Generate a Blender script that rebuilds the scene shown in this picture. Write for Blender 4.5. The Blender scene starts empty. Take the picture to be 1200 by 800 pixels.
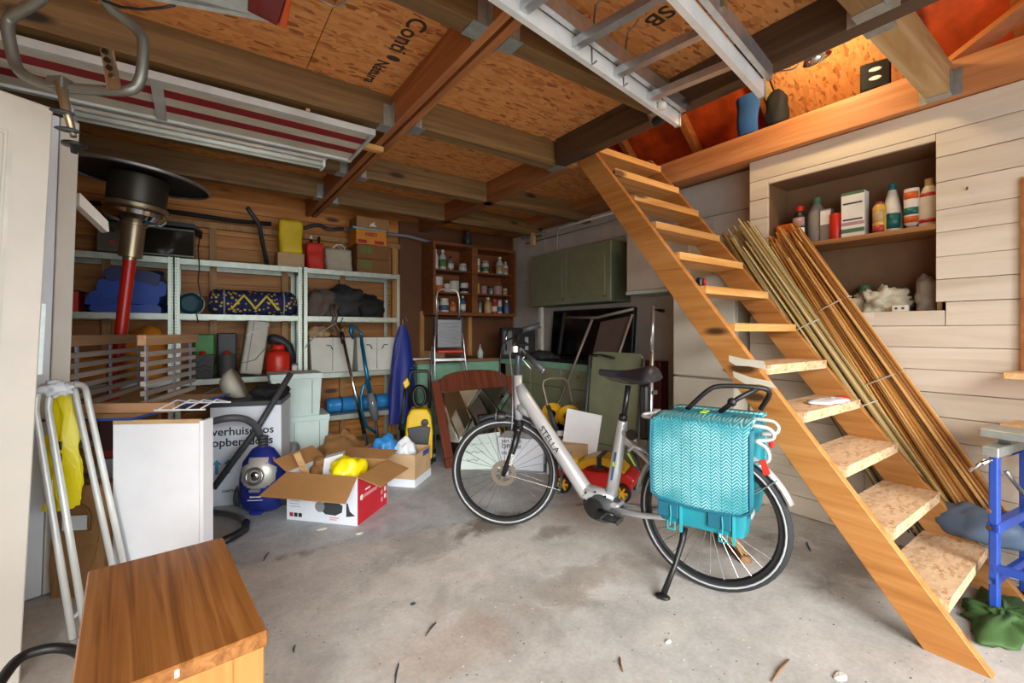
import bpy, bmesh, math, random
from mathutils import Vector, Matrix
random.seed(7)
R = math.radians
scene = bpy.context.scene
col = scene.collection

# ---------------------------------------------------------------- camera
cam_d = bpy.data.cameras.new('camera'); cam = bpy.data.objects.new('camera', cam_d); col.objects.link(cam)
cam.location = (0, 0, 1.2); cam.rotation_euler = (R(90), 0, R(-35.4))
cam_d.sensor_width = 36; cam_d.lens = 15.75; cam_d.shift_y = -11/1200; cam_d.clip_start = .02
scene.camera = cam

# ---------------------------------------------------------------- light
world = bpy.data.worlds.new('sky'); scene.world = world; world.use_nodes = True
wn = world.node_tree.nodes; wl = world.node_tree.links
bg = wn['Background']; bg.inputs[0].default_value = (.86, .93, 1, 1); bg.inputs[1].default_value = 3.0
# daylight through the open garage door behind the camera
def area(name, loc, rot, sx, sy, power, color, portal=False, spread=180):
    d = bpy.data.lights.new(name, 'AREA'); d.shape = 'RECTANGLE'; d.size = sx; d.size_y = sy
    d.energy = power; d.color = color; d.spread = R(spread)
    if portal: d.cycles.is_portal = True
    o = bpy.data.objects.new(name, d); o.location = loc; o.rotation_euler = rot; col.objects.link(o); return o
def point(name, loc, power, color, radius=.05):
    d = bpy.data.lights.new(name, 'POINT'); d.energy = power; d.color = color; d.shadow_soft_size = radius
    o = bpy.data.objects.new(name, d); o.location = loc; col.objects.link(o); return o
area('door_portal', (.8, -1.02, 1.2), (R(90), 0, 0), 4.2, 2.4, 1, (1, 1, 1), portal=True)
sun_d = bpy.data.lights.new('hazy_sun', 'SUN'); sun_d.energy = 2.6; sun_d.angle = R(32); sun_d.color = (1, .97, .92)
sun = bpy.data.objects.new('hazy_sun', sun_d); col.objects.link(sun)
sun.rotation_euler = Vector((.38, .92, -.36)).to_track_quat('-Z', 'Y').to_euler()
vs = scene.view_settings
vs.view_transform = 'Standard'; vs.look = 'None'; vs.gamma = 1; vs.exposure = .9; vs.use_curve_mapping = False
scene.cycles.max_bounces = 8; scene.cycles.diffuse_bounces = 5; scene.cycles.glossy_bounces = 4
scene.cycles.transmission_bounces = 6; scene.cycles.transparent_max_bounces = 8
scene.cycles.use_denoising = True; scene.cycles.sample_clamp_indirect = 6
scene.cycles.caustics_reflective = False; scene.cycles.caustics_refractive = False

# ---------------------------------------------------------------- materials
MATS = {}
def lin(c):
    if isinstance(c, str):
        c = tuple(int(c[i:i+2], 16)/255 for i in (0, 2, 4))
    return tuple((x/12.92 if x <= .04045 else ((x+.055)/1.055)**2.4) for x in c[:3]) + (1,)
def new_mat(name):
    m = bpy.data.materials.new(name); m.use_nodes = True
    nt = m.node_tree; b = nt.nodes['Principled BSDF']
    return m, nt, b
def N(nt, t, **kw):
    n = nt.nodes.new(t)
    for k, v in kw.items(): setattr(n, k, v)
    return n
def ramp(nt, stops):
    n = N(nt, 'ShaderNodeValToRGB'); e = n.color_ramp.elements
    e[0].position, e[0].color = stops[0][0], lin(stops[0][1])
    e[1].position, e[1].color = stops[-1][0], lin(stops[-1][1])
    for p, c in stops[1:-1]:
        x = e.new(p); x.color = lin(c)
    return n
def coords(nt, scale=(1, 1, 1), rot=(0, 0, 0), rnd=True):
    tc = N(nt, 'ShaderNodeTexCoord'); mp = N(nt, 'ShaderNodeMapping')
    mp.inputs['Scale'].default_value = scale; mp.inputs['Rotation'].default_value = rot
    if rnd:
        oi = N(nt, 'ShaderNodeObjectInfo'); ad = N(nt, 'ShaderNodeVectorMath', operation='ADD')
        mu = N(nt, 'ShaderNodeMath', operation='MULTIPLY'); mu.inputs[1].default_value = 37.
        nt.links.new(oi.outputs['Random'], mu.inputs[0])
        nt.links.new(tc.outputs['Object'], ad.inputs[0]); nt.links.new(mu.outputs[0], ad.inputs[1])
        nt.links.new(ad.outputs[0], mp.inputs['Vector'])
    else:
        nt.links.new(tc.outputs['Object'], mp.inputs['Vector'])
    return mp
def noise(nt, vec, scale, detail=4, rough=.55, dist=0):
    n = N(nt, 'ShaderNodeTexNoise'); n.inputs['Scale'].default_value = scale; n.inputs['Detail'].default_value = detail
    n.inputs['Roughness'].default_value = rough; n.inputs['Distortion'].default_value = dist
    nt.links.new(vec, n.inputs['Vector']); return n
def mix(nt, a, b, fac, mode='MIX'):
    n = N(nt, 'ShaderNodeMix', data_type='RGBA', blend_type=mode)
    for s, v in (('A', a), ('B', b)):
        i = [k for k in n.inputs if k.name == s and k.type == 'RGBA'][0]
        if isinstance(v, (tuple, list, str)): i.default_value = lin(v)
        else: nt.links.new(v, i)
    f = n.inputs['Factor']
    if isinstance(fac, (int, float)): f.default_value = fac
    else: nt.links.new(fac, f)
    return [o for o in n.outputs if o.type == 'RGBA'][0]
def bump(nt, b, h, strength=.2, dist=.005):
    n = N(nt, 'ShaderNodeBump'); n.inputs['Strength'].default_value = strength; n.inputs['Distance'].default_value = dist
    nt.links.new(h, n.inputs['Height']); nt.links.new(n.outputs[0], b.inputs['Normal'])
def plain(name, c, rough=.5, metal=0., var=.06, scale=6., spec=None, coat=0, trans=0, alpha=1, bmp=0.):
    """one painted / plastic / metal surface, slightly uneven"""
    if name in MATS: return MATS[name]
    m, nt, b = new_mat(name); MATS[name] = m
    L = lin(c)
    mp = coords(nt); n = noise(nt, mp.outputs[0], scale, 5)
    hi = tuple(min(1, x*(1+var*2.2)) for x in L[:3]); lo = tuple(x*(1-var*2.2) for x in L[:3])
    r = N(nt, 'ShaderNodeValToRGB'); r.color_ramp.elements[0].position = .3; r.color_ramp.elements[1].position = .7
    r.color_ramp.elements[0].color = lo+(1,); r.color_ramp.elements[1].color = hi+(1,)
    nt.links.new(n.outputs['Fac'], r.inputs[0]); nt.links.new(r.outputs[0], b.inputs['Base Color'])
    b.inputs['Roughness'].default_value = rough; b.inputs['Metallic'].default_value = metal
    if coat: b.inputs['Coat Weight'].default_value = coat
    if trans: b.inputs['Transmission Weight'].default_value = trans
    if alpha < 1: b.inputs['Alpha'].default_value = alpha
    if bmp: bump(nt, b, n.outputs['Fac'], bmp, .004)
    return m
def wood(name, dark, mid, light, axis='x', rough=.55, grain=22., knots=True, var=.25):
    if name in MATS: return MATS[name]
    m, nt, b = new_mat(name); MATS[name] = m
    sc = {'x': (.9, grain, grain), 'y': (grain, .9, grain), 'z': (grain, grain, .9)}[axis]
    mp = coords(nt, sc); n = noise(nt, mp.outputs[0], 1., 7, .62, .8)
    r = ramp(nt, [(.28, dark), (.5, mid), (.74, light)]); nt.links.new(n.outputs['Fac'], r.inputs[0])
    c = r.outputs[0]
    if knots:
        ks = {'x': (1.6, 5, 5), 'y': (5, 1.6, 5), 'z': (5, 5, 1.6)}[axis]
        mk = coords(nt, ks); v = N(nt, 'ShaderNodeTexVoronoi'); v.inputs['Scale'].default_value = 1.
        nt.links.new(mk.outputs[0], v.inputs['Vector'])
        kr = N(nt, 'ShaderNodeValToRGB'); kr.color_ramp.elements[0].position = .08; kr.color_ramp.elements[1].position = .15
        kr.color_ramp.elements[0].color = (1, 1, 1, 1); kr.color_ramp.elements[1].color = (0, 0, 0, 1)
        nt.links.new(v.outputs['Distance'], kr.inputs[0])
        kd = tuple(x*.5 for x in (int(dark[i:i+2], 16)/255 for i in (0, 2, 4)))
        c = mix(nt, c, kd, kr.outputs[0])
    oi = N(nt, 'ShaderNodeObjectInfo'); mr = N(nt, 'ShaderNodeMapRange')
    mr.inputs['To Min'].default_value = 1-var; mr.inputs['To Max'].default_value = 1+var*.6
    nt.links.new(oi.outputs['Random'], mr.inputs['Value'])
    hs = N(nt, 'ShaderNodeHueSaturation'); nt.links.new(mr.outputs[0], hs.inputs['Value']); nt.links.new(c, hs.inputs['Color'])
    nt.links.new(hs.outputs[0], b.inputs['Base Color'])
    b.inputs['Roughness'].default_value = rough
    bump(nt, b, n.outputs['Fac'], .15, .003)
    return m
def osb_mat(name, cols, scale=1., rough=.7):
    m, nt, b = new_mat(name); MATS[name] = m
    outs = []
    for k, rot in enumerate((0.3, 1.3, 2.2)):
        mp = coords(nt, (9*scale, 34*scale, 20*scale), (0, 0, rot), rnd=False)
        wv = noise(nt, mp.outputs[0], .6, 2)
        vm = N(nt, 'ShaderNodeVectorMath', operation='ADD'); nt.links.new(mp.outputs[0], vm.inputs[0]); nt.links.new(wv.outputs['Color'], vm.inputs[1])
        v = N(nt, 'ShaderNodeTexVoronoi'); v.inputs['Scale'].default_value = 1.; nt.links.new(vm.outputs[0], v.inputs['Vector'])
        sx = N(nt, 'ShaderNodeSeparateColor'); nt.links.new(v.outputs['Color'], sx.inputs[0]); outs.append((sx.outputs[0], sx.outputs[1], v.outputs['Distance']))
    mp = coords(nt, (1, 1, 1), rnd=False); sel = noise(nt, mp.outputs[0], 9*scale, 1)
    r1 = ramp(nt, [(0, cols[0]), (.22, cols[1]), (.6, cols[2]), (1, cols[3])]); nt.links.new(outs[0][0], r1.inputs[0])
    r2 = ramp(nt, [(0, cols[1]), (.12, cols[0]), (.3, cols[2]), (1, cols[3])]); nt.links.new(outs[1][0], r2.inputs[0])
    r3 = ramp(nt, [(0, cols[2]), (.5, cols[3]), (.9, cols[1]), (1, cols[0])]); nt.links.new(outs[2][0], r3.inputs[0])
    st = N(nt, 'ShaderNodeMath', operation='GREATER_THAN'); st.inputs[1].default_value = .52; nt.links.new(sel.outputs['Fac'], st.inputs[0])
    c = mix(nt, r1.outputs[0], r2.outputs[0], st.outputs[0])
    st2 = N(nt, 'ShaderNodeMath', operation='GREATER_THAN'); st2.inputs[1].default_value = .62; nt.links.new(outs[0][1], st2.inputs[0])
    c = mix(nt, c, r3.outputs[0], st2.outputs[0])
    nt.links.new(c, b.inputs['Base Color']); b.inputs['Roughness'].default_value = rough
    bump(nt, b, outs[0][0], .25, .003)
    return m
def concrete_mat():
    m, nt, b = new_mat('concrete'); MATS['concrete'] = m
    mp = coords(nt, rnd=False); V = mp.outputs[0]
    n1 = noise(nt, V, 1.1, 6, .6, .4); n2 = noise(nt, V, 4.5, 8, .65, .6); n3 = noise(nt, V, 60, 3)
    r1 = ramp(nt, [(.3, 'a5a29c'), (.46, 'b9b6b0'), (.58, 'c6c2bb'), (.72, 'b6b7b8')]); nt.links.new(n1.outputs['Fac'], r1.inputs[0])
    r2 = ramp(nt, [(.3, '979590'), (.5, 'bcb9b3'), (.7, 'cfcdc9')]); nt.links.new(n2.outputs['Fac'], r2.inputs[0])
    c = mix(nt, r1.outputs[0], r2.outputs[0], .5)
    # bluish older slab beyond a wandering joint
    sx = N(nt, 'ShaderNodeSeparateXYZ'); nt.links.new(V, sx.inputs[0])
    wob = noise(nt, V, 2.2, 5)
    def math_(op, a, bb):
        n = N(nt, 'ShaderNodeMath', operation=op)
        for i, v in enumerate((a, bb)):
            if isinstance(v, (int, float)): n.inputs[i].default_value = v
            else: nt.links.new(v, n.inputs[i])
        return n.outputs[0]
    edge = math_('SUBTRACT', math_('ADD', sx.outputs['Y'], math_('MULTIPLY', wob.outputs['Fac'], .22)), math_('ADD', math_('MULTIPLY', sx.outputs['X'], -.22), 2.86))
    es = N(nt, 'ShaderNodeMapRange'); es.inputs['From Min'].default_value = -.02; es.inputs['From Max'].default_value = .02; nt.links.new(edge, es.inputs['Value'])
    r4 = ramp(nt, [(.3, '9aa0a4'), (.55, 'b3b8bb'), (.75, 'c2c5c6')]); nt.links.new(n2.outputs['Fac'], r4.inputs[0])
    c = mix(nt, c, r4.outputs[0], es.outputs[0])
    # rough brown grit along the joint, patchy
    ab = math_('ABSOLUTE', edge, 0.); gr = N(nt, 'ShaderNodeMapRange'); gr.inputs['From Min'].default_value = .05; gr.inputs['From Max'].default_value = .0
    nt.links.new(ab, gr.inputs['Value']); gp = N(nt, 'ShaderNodeMapRange'); gp.inputs['From Min'].default_value = .5; gp.inputs['From Max'].default_value = .62
    nt.links.new(n2.outputs['Fac'], gp.inputs['Value'])
    c = mix(nt, c, '6d6558', math_('MULTIPLY', gr.outputs[0], gp.outputs[0]))
    # brown stains by the front wheel
    def blob(cx, cy, rx, ry, colr, amt, soft=.5):
        nonlocal c
        dx = math_('DIVIDE', math_('SUBTRACT', sx.outputs['X'], cx), rx); dy = math_('DIVIDE', math_('SUBTRACT', sx.outputs['Y'], cy), ry)
        d = math_('SQRT', math_('ADD', math_('MULTIPLY', dx, dx), math_('MULTIPLY', dy, dy)), 0.)
        d = math_('ADD', d, math_('MULTIPLY', math_('SUBTRACT', n2.outputs['Fac'], .5), 2.4))
        q = N(nt, 'ShaderNodeMapRange'); q.inputs['From Min'].default_value = 1.; q.inputs['From Max'].default_value = 1-soft
        nt.links.new(d, q.inputs['Value']); c = mix(nt, c, colr, math_('MULTIPLY', q.outputs[0], amt))
    blob(1.05, 2.35, .32, .2, '85837f', .55); blob(1.55, 2.35, .3, .14, '54432f', .75); blob(1.75, 2.05, .18, .1, '5c4c38', .5)
    blob(2.45, 1.5, .3, .35, '7d7264', .45); blob(1.5, 1.55, .5, .16, '93816f', .4); blob(1.55, 1.1, .18, .09, 'cfc9bf', .6)
    blob(1.2, 1.6, .45, .3, '97938c', .4); blob(.8, 1.55, .3, .2, 'b09a8a', .35); blob(2.75, .95, .35, .3, '75685a', .5)
    n4 = noise(nt, V, 13, 8, .7, .3); r5 = ramp(nt, [(.32, 'a3a19d'), (.5, 'bfbdb9'), (.68, 'd6d4d0')]); nt.links.new(n4.outputs['Fac'], r5.inputs[0])
    c = mix(nt, c, r5.outputs[0], .3, 'OVERLAY'); r6 = ramp(nt, [(.35, 'aeaeae'), (.65, 'cccccc')]); nt.links.new(n3.outputs['Fac'], r6.inputs[0]); c = mix(nt, c, r6.outputs[0], .35, 'OVERLAY')
    # specks
    for s, th, colr in ((38, .045, '2b2b28'), (21, .035, '3a3a36'), (30, .05, 'dedcd6')):
        v = N(nt, 'ShaderNodeTexVoronoi'); v.inputs['Scale'].default_value = s; mv = coords(nt, (1, 1.6, 1), (0, 0, s*.1), rnd=False); nt.links.new(mv.outputs[0], v.inputs['Vector'])
        lt = N(nt, 'ShaderNodeMath', operation='LESS_THAN'); lt.inputs[1].default_value = th*3; nt.links.new(v.outputs['Distance'], lt.inputs[0])
        sc = N(nt, 'ShaderNodeSeparateColor'); nt.links.new(v.outputs['Color'], sc.inputs[0])
        g = N(nt, 'ShaderNodeMath', operation='GREATER_THAN'); g.inputs[1].default_value = .9; nt.links.new(sc.outputs[0], g.inputs[0])
        c = mix(nt, c, colr, math_('MULTIPLY', lt.outputs[0], g.outputs[0]))
    nt.links.new(c, b.inputs['Base Color']); b.inputs['Roughness'].default_value = .62
    bump(nt, b, n2.outputs['Fac'], .25, .006)
    return m
concrete_mat()
osb_mat('osb', ('96562a', 'ca8244', 'd68f50', 'e09e5e'), 1.5)
osb_mat('osb_tread', ('b98d60', 'cba47a', 'd6b48c', 'e0c39e'), 2.2)
wood('joist', '5e4628', '80623c', '9c7c50', 'x')
wood('girder', '7e4a26', 'a0653a', 'b87c4c', 'y', knots=False)
wood('trimmer', '3e2d22', '54402f', '6a523c', 'y')
wood('beam_pine', 'a8683a', 'c38350', 'd49c6c', 'y', grain=14)
wood('stair_pine', '9c6028', 'bb7d3c', 'cf9658', 'y', grain=16)
wood('tread_pine', 'bb7f3c', 'd9a35c', 'ecc487', 'x', grain=18)
wood('plank_brown', '96581f', 'c27e36', 'dc9d52', 'x', grain=16)
wood('plank_white', 'cdbfa8', 'dccfba', 'e6dbc9', 'y', rough=.5, grain=12, knots=False, var=.06)
wood('stud', '9a6a38', 'b98850', 'cfa36c', 'z')
wood('board_light', 'b98b58', 'd3aa78', 'e3c394', 'x')
plain('white_paint', 'e3ddcf', .45); plain('white_door', 'dcd6c8', .4, var=.02); plain('cool_white', 'e8eef2', .35, var=.02)
plain('galv', 'b8c0bc', .38, .75, scale=30); plain('alu', 'c9ccce', .3, .85, scale=20); plain('steel', '9a9c9a', .3, .9); plain('chrome', 'd8d8d8', .12, 1.)
plain('black', '161616', .45); plain('black_matte', '1b1a1a', .8); plain('dark_grey', '3a3d40', .5); plain('grey', '84878a', .5)
plain('niche', '7d5f42', .6); plain('hardboard', '6b4226', .6); plain('wall_white', 'ddd6ca', .6, var=.04)
plain('red', 'c22a1a', .4); plain('orange_membrane', 'c04c18', .55, var=.2); plain('rubber', '202122', .7)

# ---------------------------------------------------------------- mesh helpers
class MB:
    def __init__(s): s.v = []; s.f = []; s.m = []; s.mi = 0
    def add(s, vs, fs):
        o = len(s.v); s.v += [tuple(v) for v in vs]; s.f += [tuple(i+o for i in f) for f in fs]; s.m += [s.mi]*len(fs); return s
    def box(s, x0, x1, y0, y1, z0, z1, M=None):
        vs = [Vector((x, y, z)) for z in (z0, z1) for y in (y0, y1) for x in (x0, x1)]
        if M is not None: vs = [M @ v for v in vs]
        return s.add(vs, [(0, 2, 3, 1), (4, 5, 7, 6), (0, 1, 5, 4), (2, 6, 7, 3), (0, 4, 6, 2), (1, 3, 7, 5)])
    def hexa(s, b, t):
        """bottom quad b and top quad t, counter-clockwise"""
        return s.add(list(b)+list(t), [(3, 2, 1, 0), (4, 5, 6, 7), (0, 1, 5, 4), (1, 2, 6, 5), (2, 3, 7, 6), (3, 0, 4, 7)])
    def prism(s, poly, axis, a, b, M=None):
        """polygon in the plane across axis, from a to b"""
        n = len(poly)
        def p(u, w, h): return Vector({'x': (h, u, w), 'y': (u, h, w), 'z': (u, w, h)}[axis])
        vs = [p(u, w, a) for u, w in poly]+[p(u, w, b) for u, w in poly]
        if M is not None: vs = [M @ v for v in vs]
        fs = [tuple(range(n))[::-1], tuple(range(n, 2*n))]+[(i, (i+1) % n, n+(i+1) % n, n+i) for i in range(n)]
        return s.add(vs, fs)
    def tube(s, pts, r, n=10, closed=False, caps=True, flat=1.):
        pts = [Vector(p) for p in pts]; k = len(pts)
        rr = r if isinstance(r, (list, tuple)) else [r]*k
        rings = []; up = None
        for i, p in enumerate(pts):
            if closed: t = pts[(i+1) % k]-pts[i-1]
            else: t = (pts[min(i+1, k-1)]-pts[max(i-1, 0)])
            t.normalize()
            if up is None:
                up = Vector((0, 0, 1)) if abs(t.z) < .9 else Vector((1, 0, 0))
            a = t.cross(up)
            if a.length < 1e-5: a = t.cross(Vector((0, 1, .1)))
            a.normalize(); bq = a.cross(t).normalized(); up = bq
            rings.append([p+a*rr[i]*math.cos(2*math.pi*j/n)+bq*rr[i]*flat*math.sin(2*math.pi*j/n) for j in range(n)])
        vs = [v for ring in rings for v in ring]; fs = []
        for i in range(k if closed else k-1):
            i2 = (i+1) % k
            for j in range(n): fs.append((i*n+j, i*n+(j+1) % n, i2*n+(j+1) % n, i2*n+j))
        if caps and not closed: fs += [tuple(range(n))[::-1], tuple(range((k-1)*n, k*n))]
        return s.add(vs, fs)
    def cyl(s, p, q, r, n=16): return s.tube([p, q], r, n)
    def lathe(s, prof, c=(0, 0, 0), n=20, M=None, sx=1, sy=1):
        vs = []
        for r, z in prof:
            for j in range(n):
                a = 2*math.pi*j/n; vs.append(Vector((c[0]+r*sx*math.cos(a), c[1]+r*sy*math.sin(a), c[2]+z)))
        if M is not None: vs = [M @ v for v in vs]
        k = len(prof); fs = [(i*n+j, i*n+(j+1) % n, (i+1)*n+(j+1) % n, (i+1)*n+j) for i in range(k-1) for j in range(n)]
        closed = prof[0] == prof[-1]
        if prof[0][0] > 1e-6 and not closed: fs.append(tuple(range(n))[::-1])
        if prof[-1][0] > 1e-6 and not closed: fs.append(tuple(range((k-1)*n, k*n)))
        return s.add(vs, fs)
    def grid(s, fn, nu, nv, wrap=False):
        vs = [fn(i/(nu-1 if not wrap else nu), j/(nv-1)) for i in range(nu) for j in range(nv)]
        fs = []
        for i in range(nu if wrap else nu-1):
            i2 = (i+1) % nu
            for j in range(nv-1): fs.append((i*nv+j, i2*nv+j, i2*nv+j+1, i*nv+j+1))
        return s.add(vs, fs)
    def ell(s, c, rad, nu=14, nv=9, M=None, fn=None):
        c = Vector(c)
        def f(u, v):
            a = 2*math.pi*u; b = math.pi*(v-.5); q = Vector((rad[0]*math.cos(a)*math.cos(b), rad[1]*math.sin(a)*math.cos(b), rad[2]*math.sin(b)))
            if fn: q = fn(q, u, v)
            if M is not None: q = M @ q
            return c+q
        return s.grid(f, nu, nv, wrap=True)
    def xf(s, M): s.v = [tuple(M @ Vector(v)) for v in s.v]; return s
    def mesh(s, name, mats, smooth=False):
        me = bpy.data.meshes.new(name); me.from_pydata(s.v, [], s.f)
        if not isinstance(mats, (list, tuple)): mats = [mats]
        for m in mats: me.materials.append(MATS[m] if isinstance(m, str) else m)
        if len(mats) > 1: me.polygons.foreach_set('material_index', s.m)
        bm = bmesh.new(); bm.from_mesh(me); bmesh.ops.recalc_face_normals(bm, faces=bm.faces); bm.to_mesh(me); bm.free()
        if smooth: me.polygons.foreach_set('use_smooth', [True]*len(me.polygons))
        me.update(); return me
    def build(s, name, mats, parent=None, smooth=False, bevel=0, solid=0, loc=None, rz=0, seg=1, auto=None, sub=0):
        o = bpy.data.objects.new(name, s.mesh(name, mats, smooth)); col.objects.link(o)
        if parent is not None: o.parent = parent
        if loc is not None: o.location = loc
        if rz: o.rotation_euler = (0, 0, rz)
        if solid: md = o.modifiers.new('thickness', 'SOLIDIFY'); md.thickness = solid; md.offset = 0
        if bevel: md = o.modifiers.new('bevel', 'BEVEL'); md.width = bevel; md.segments = seg; md.limit_method = 'ANGLE'; md.angle_limit = R(40)
        if sub: md = o.modifiers.new('subdivision', 'SUBSURF'); md.levels = sub; md.render_levels = sub
        if auto is not None:
            o.data.polygons.foreach_set('use_smooth', [True]*len(o.data.polygons))
            try: o.data.set_sharp_from_angle(angle=R(auto))
            except Exception: pass
        return o
def tag(o, label=None, cat=None, group=None, kind=None):
    if label: o['label'] = label
    if cat: o['category'] = cat
    if group: o['group'] = group
    if kind: o['kind'] = kind
    return o
def thing(name, label, cat, loc=(0, 0, 0), rz=0, group=None, rot=None):
    o = bpy.data.objects.new(name, None); o.empty_display_size = .1; col.objects.link(o); o.location = loc
    o.rotation_euler = rot if rot else (0, 0, rz)
    return tag(o, label, cat, group)
def kids(o): return [c for c in bpy.data.objects if c.parent == o]
def copy_tree(o, parent=None):
    c = o.copy(); col.objects.link(c)
    if parent is not None: c.parent = parent
    for k in kids(o): copy_tree(k, c)
    return c
def rbox(x0, x1, y0, y1, z0, z1): return MB().box(x0, x1, y0, y1, z0, z1)
def text(name, body, size, mat, parent=None, M=None, ext=.0008, align='LEFT', bold=0., group=None):
    """flat lettering as a mesh; M places the xy plane of the text"""
    cu = bpy.data.curves.new(name, 'FONT'); cu.body = body; cu.size = size; cu.extrude = ext; cu.offset = bold; cu.align_x = align; cu.resolution_u = 3
    t = bpy.data.objects.new(name, cu); col.objects.link(t)
    me = bpy.data.meshes.new_from_object(t.evaluated_get(bpy.context.evaluated_depsgraph_get()))
    bpy.data.objects.remove(t); bpy.data.curves.remove(cu)
    me.materials.clear(); me.materials.append(MATS[mat])
    if M is not None: me.transform(M)
    o = bpy.data.objects.new(name, me); col.objects.link(o)
    if parent is not None: o.parent = parent
    return o
def frame(org, xdir, ydir):
    x = Vector(xdir).normalized(); y = Vector(ydir); y = (y-x*x.dot(y)).normalized(); z = x.cross(y)
    return Matrix(((x.x, y.x, z.x, org[0]), (x.y, y.y, z.y, org[1]), (x.z, y.z, z.z, org[2]), (0, 0, 0, 1)))
def arc(c, r, a0, a1, n, plane='xz'):
    o = []
    for i in range(n+1):
        a = R(a0+(a1-a0)*i/n); u, w = r*math.cos(a), r*math.sin(a)
        o.append({'xz': (c[0]+u, c[1], c[2]+w), 'xy': (c[0]+u, c[1]+w, c[2]), 'yz': (c[0], c[1]+u, c[2]+w)}[plane])
    return o
def cr(pts, k=4, closed=False):
    """smooth path through the points"""
    P = [Vector(p) for p in pts]; n = len(P); out = []
    for i in range(n if closed else n-1):
        if closed: a, b, c, d = P[i-1], P[i], P[(i+1) % n], P[(i+2) % n]
        else: a, b, c, d = P[max(i-1, 0)], P[i], P[i+1], P[min(i+2, n-1)]
        for j in range(k):
            t = j/k; out.append(.5*((2*b)+(c-a)*t+(2*a-5*b+4*c-d)*t*t+(3*b-a-3*c+d)*t**3))
    if not closed: out.append(P[-1])
    return out
def struct(o): o['kind'] = 'structure'; return o
# ================================================================ the setting
fl = struct(rbox(-1.3, 3.75, -1.0, 5.2, -.12, 0).build('floor', 'concrete'))
struct(rbox(-5, 8, -9, -1.0, -.12, -.005).build('driveway', 'concrete'))
# back wall: horizontal tongue boards on a backing, with framing
wb = struct(rbox(-1.3, 3.75, 5.06, 5.16, 0, 2.6).build('wall_back', 'plank_brown'))
z = .01; bm_ = rbox(-1.24, 1.95, 5.035, 5.06, 0, .112).mesh('plank', 'plank_brown')
k = 0
while z < 2.45:
    o = bpy.data.objects.new('plank', bm_); col.objects.link(o); o.parent = wb; o.location = (0, 0, z); z += .117
rbox(1.96, 3.58, 5.03, 5.06, .0, 2.5).build('hardboard_panel', 'hardboard', wb)
for x in (-1.0, -.62, .12, .72, 1.28, 1.86): rbox(x, x+.055, 4.985, 5.034, .02, 2.16).build('stud', 'stud', wb)
rbox(-1.24, 1.95, 4.98, 5.034, 2.16, 2.215).build('rail', 'stud', wb)
for x in (2.2, 2.86): rbox(x, x+.05, 4.98, 5.03, .9, 1.45).build('stud', 'stud', wb)
# left wall
wL = struct(rbox(-1.35, -1.25, -1.0, 5.16, 0, 2.6).build('wall_left', 'plank_brown'))
# right wall: pale board wall at the back, white planks boxed out in front of it with a niche
wr = struct(rbox(3.62, 3.75, -1.0, 5.16, 0, 2.6).build('wall_right', 'wall_white'))
for i in range(8):
    rbox(3.6, 3.62, 1.62, 5.03, .02+i*.31, .02+i*.31+.3).build('panel', 'wall_white', wr)
ZS = [.004, .126, .25, .375, .5, .625, .749, .878, .998, 1.118, 1.234, 1.359, 1.479, 1.599, 1.728, 1.848, 1.994, 2.127, 2.26, 2.405]
for a, b in zip(ZS, ZS[1:]):
    g = .0025 if random.random() < .6 else .0045
    za, zb = a+g*.5, b-g*.5
    dx = random.uniform(0, .004)
    def pl(y0, y1, z0=za, z1=zb, d=dx): rbox(3.226+d, 3.25, y0, y1, z0, z1).build('plank', 'plank_white', wr, bevel=.0015)
    if b <= 1.24: 
        j = random.choice((None, .25, .95)) if a < 1.1 else None
        if j: pl(-1, j-.001); pl(j+.001, 1.62)
        else: pl(-1, 1.62)
    elif a < 1.3:      # the row under the niche, stepped
        pl(-1, .60); pl(.604, .905, za, 1.315); pl(.905, 1.62, za+.002, 1.315)
    elif b < 2.2: pl(-1, .638); pl(1.497, 1.62)
    elif a < 2.2: pl(-1, .638); pl(1.497, 1.62); pl(.64, 1.495, 2.222, zb)
    else: pl(-1, 1.62)
# return side of the boxed-out wall, niche lining and its shelf
rbox(3.25, 3.6, 1.585, 1.615, .004, 2.4).build('side_panel', 'white_paint', wr)
nl = MB(); nl.box(3.52, 3.54, .6, 1.53, 1.29, 2.25); nl.box(3.25, 3.52, 1.497, 1.517, 1.3, 2.24); nl.box(3.25, 3.52, .618, .638, 1.3, 2.24)
nl.box(3.25, 3.52, .638, 1.497, 2.222, 2.24); nl.build('niche_lining', 'niche', wr)
rbox(3.24, 3.52, .638, 1.497, 1.296, 1.316).build('niche_sill', 'white_paint', wr)
wood('shelf_oak', '8a5a30', 'a5713f', 'b98750', 'y', knots=False)
rbox(3.235, 3.52, .64, 1.495, 1.752, 1.779).build('niche_shelf', 'shelf_oak', wr)
# front wall around the open garage door, behind the camera
wf = struct(rbox(-1.3, 3.75, -1.1, -1.0, 2.2, 2.6).build('wall_front', 'plank_brown'))
rbox(2.45, 3.75, -1.1, -1.0, 0, 2.2).build('wall_return', 'plank_brown', wf)
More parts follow.
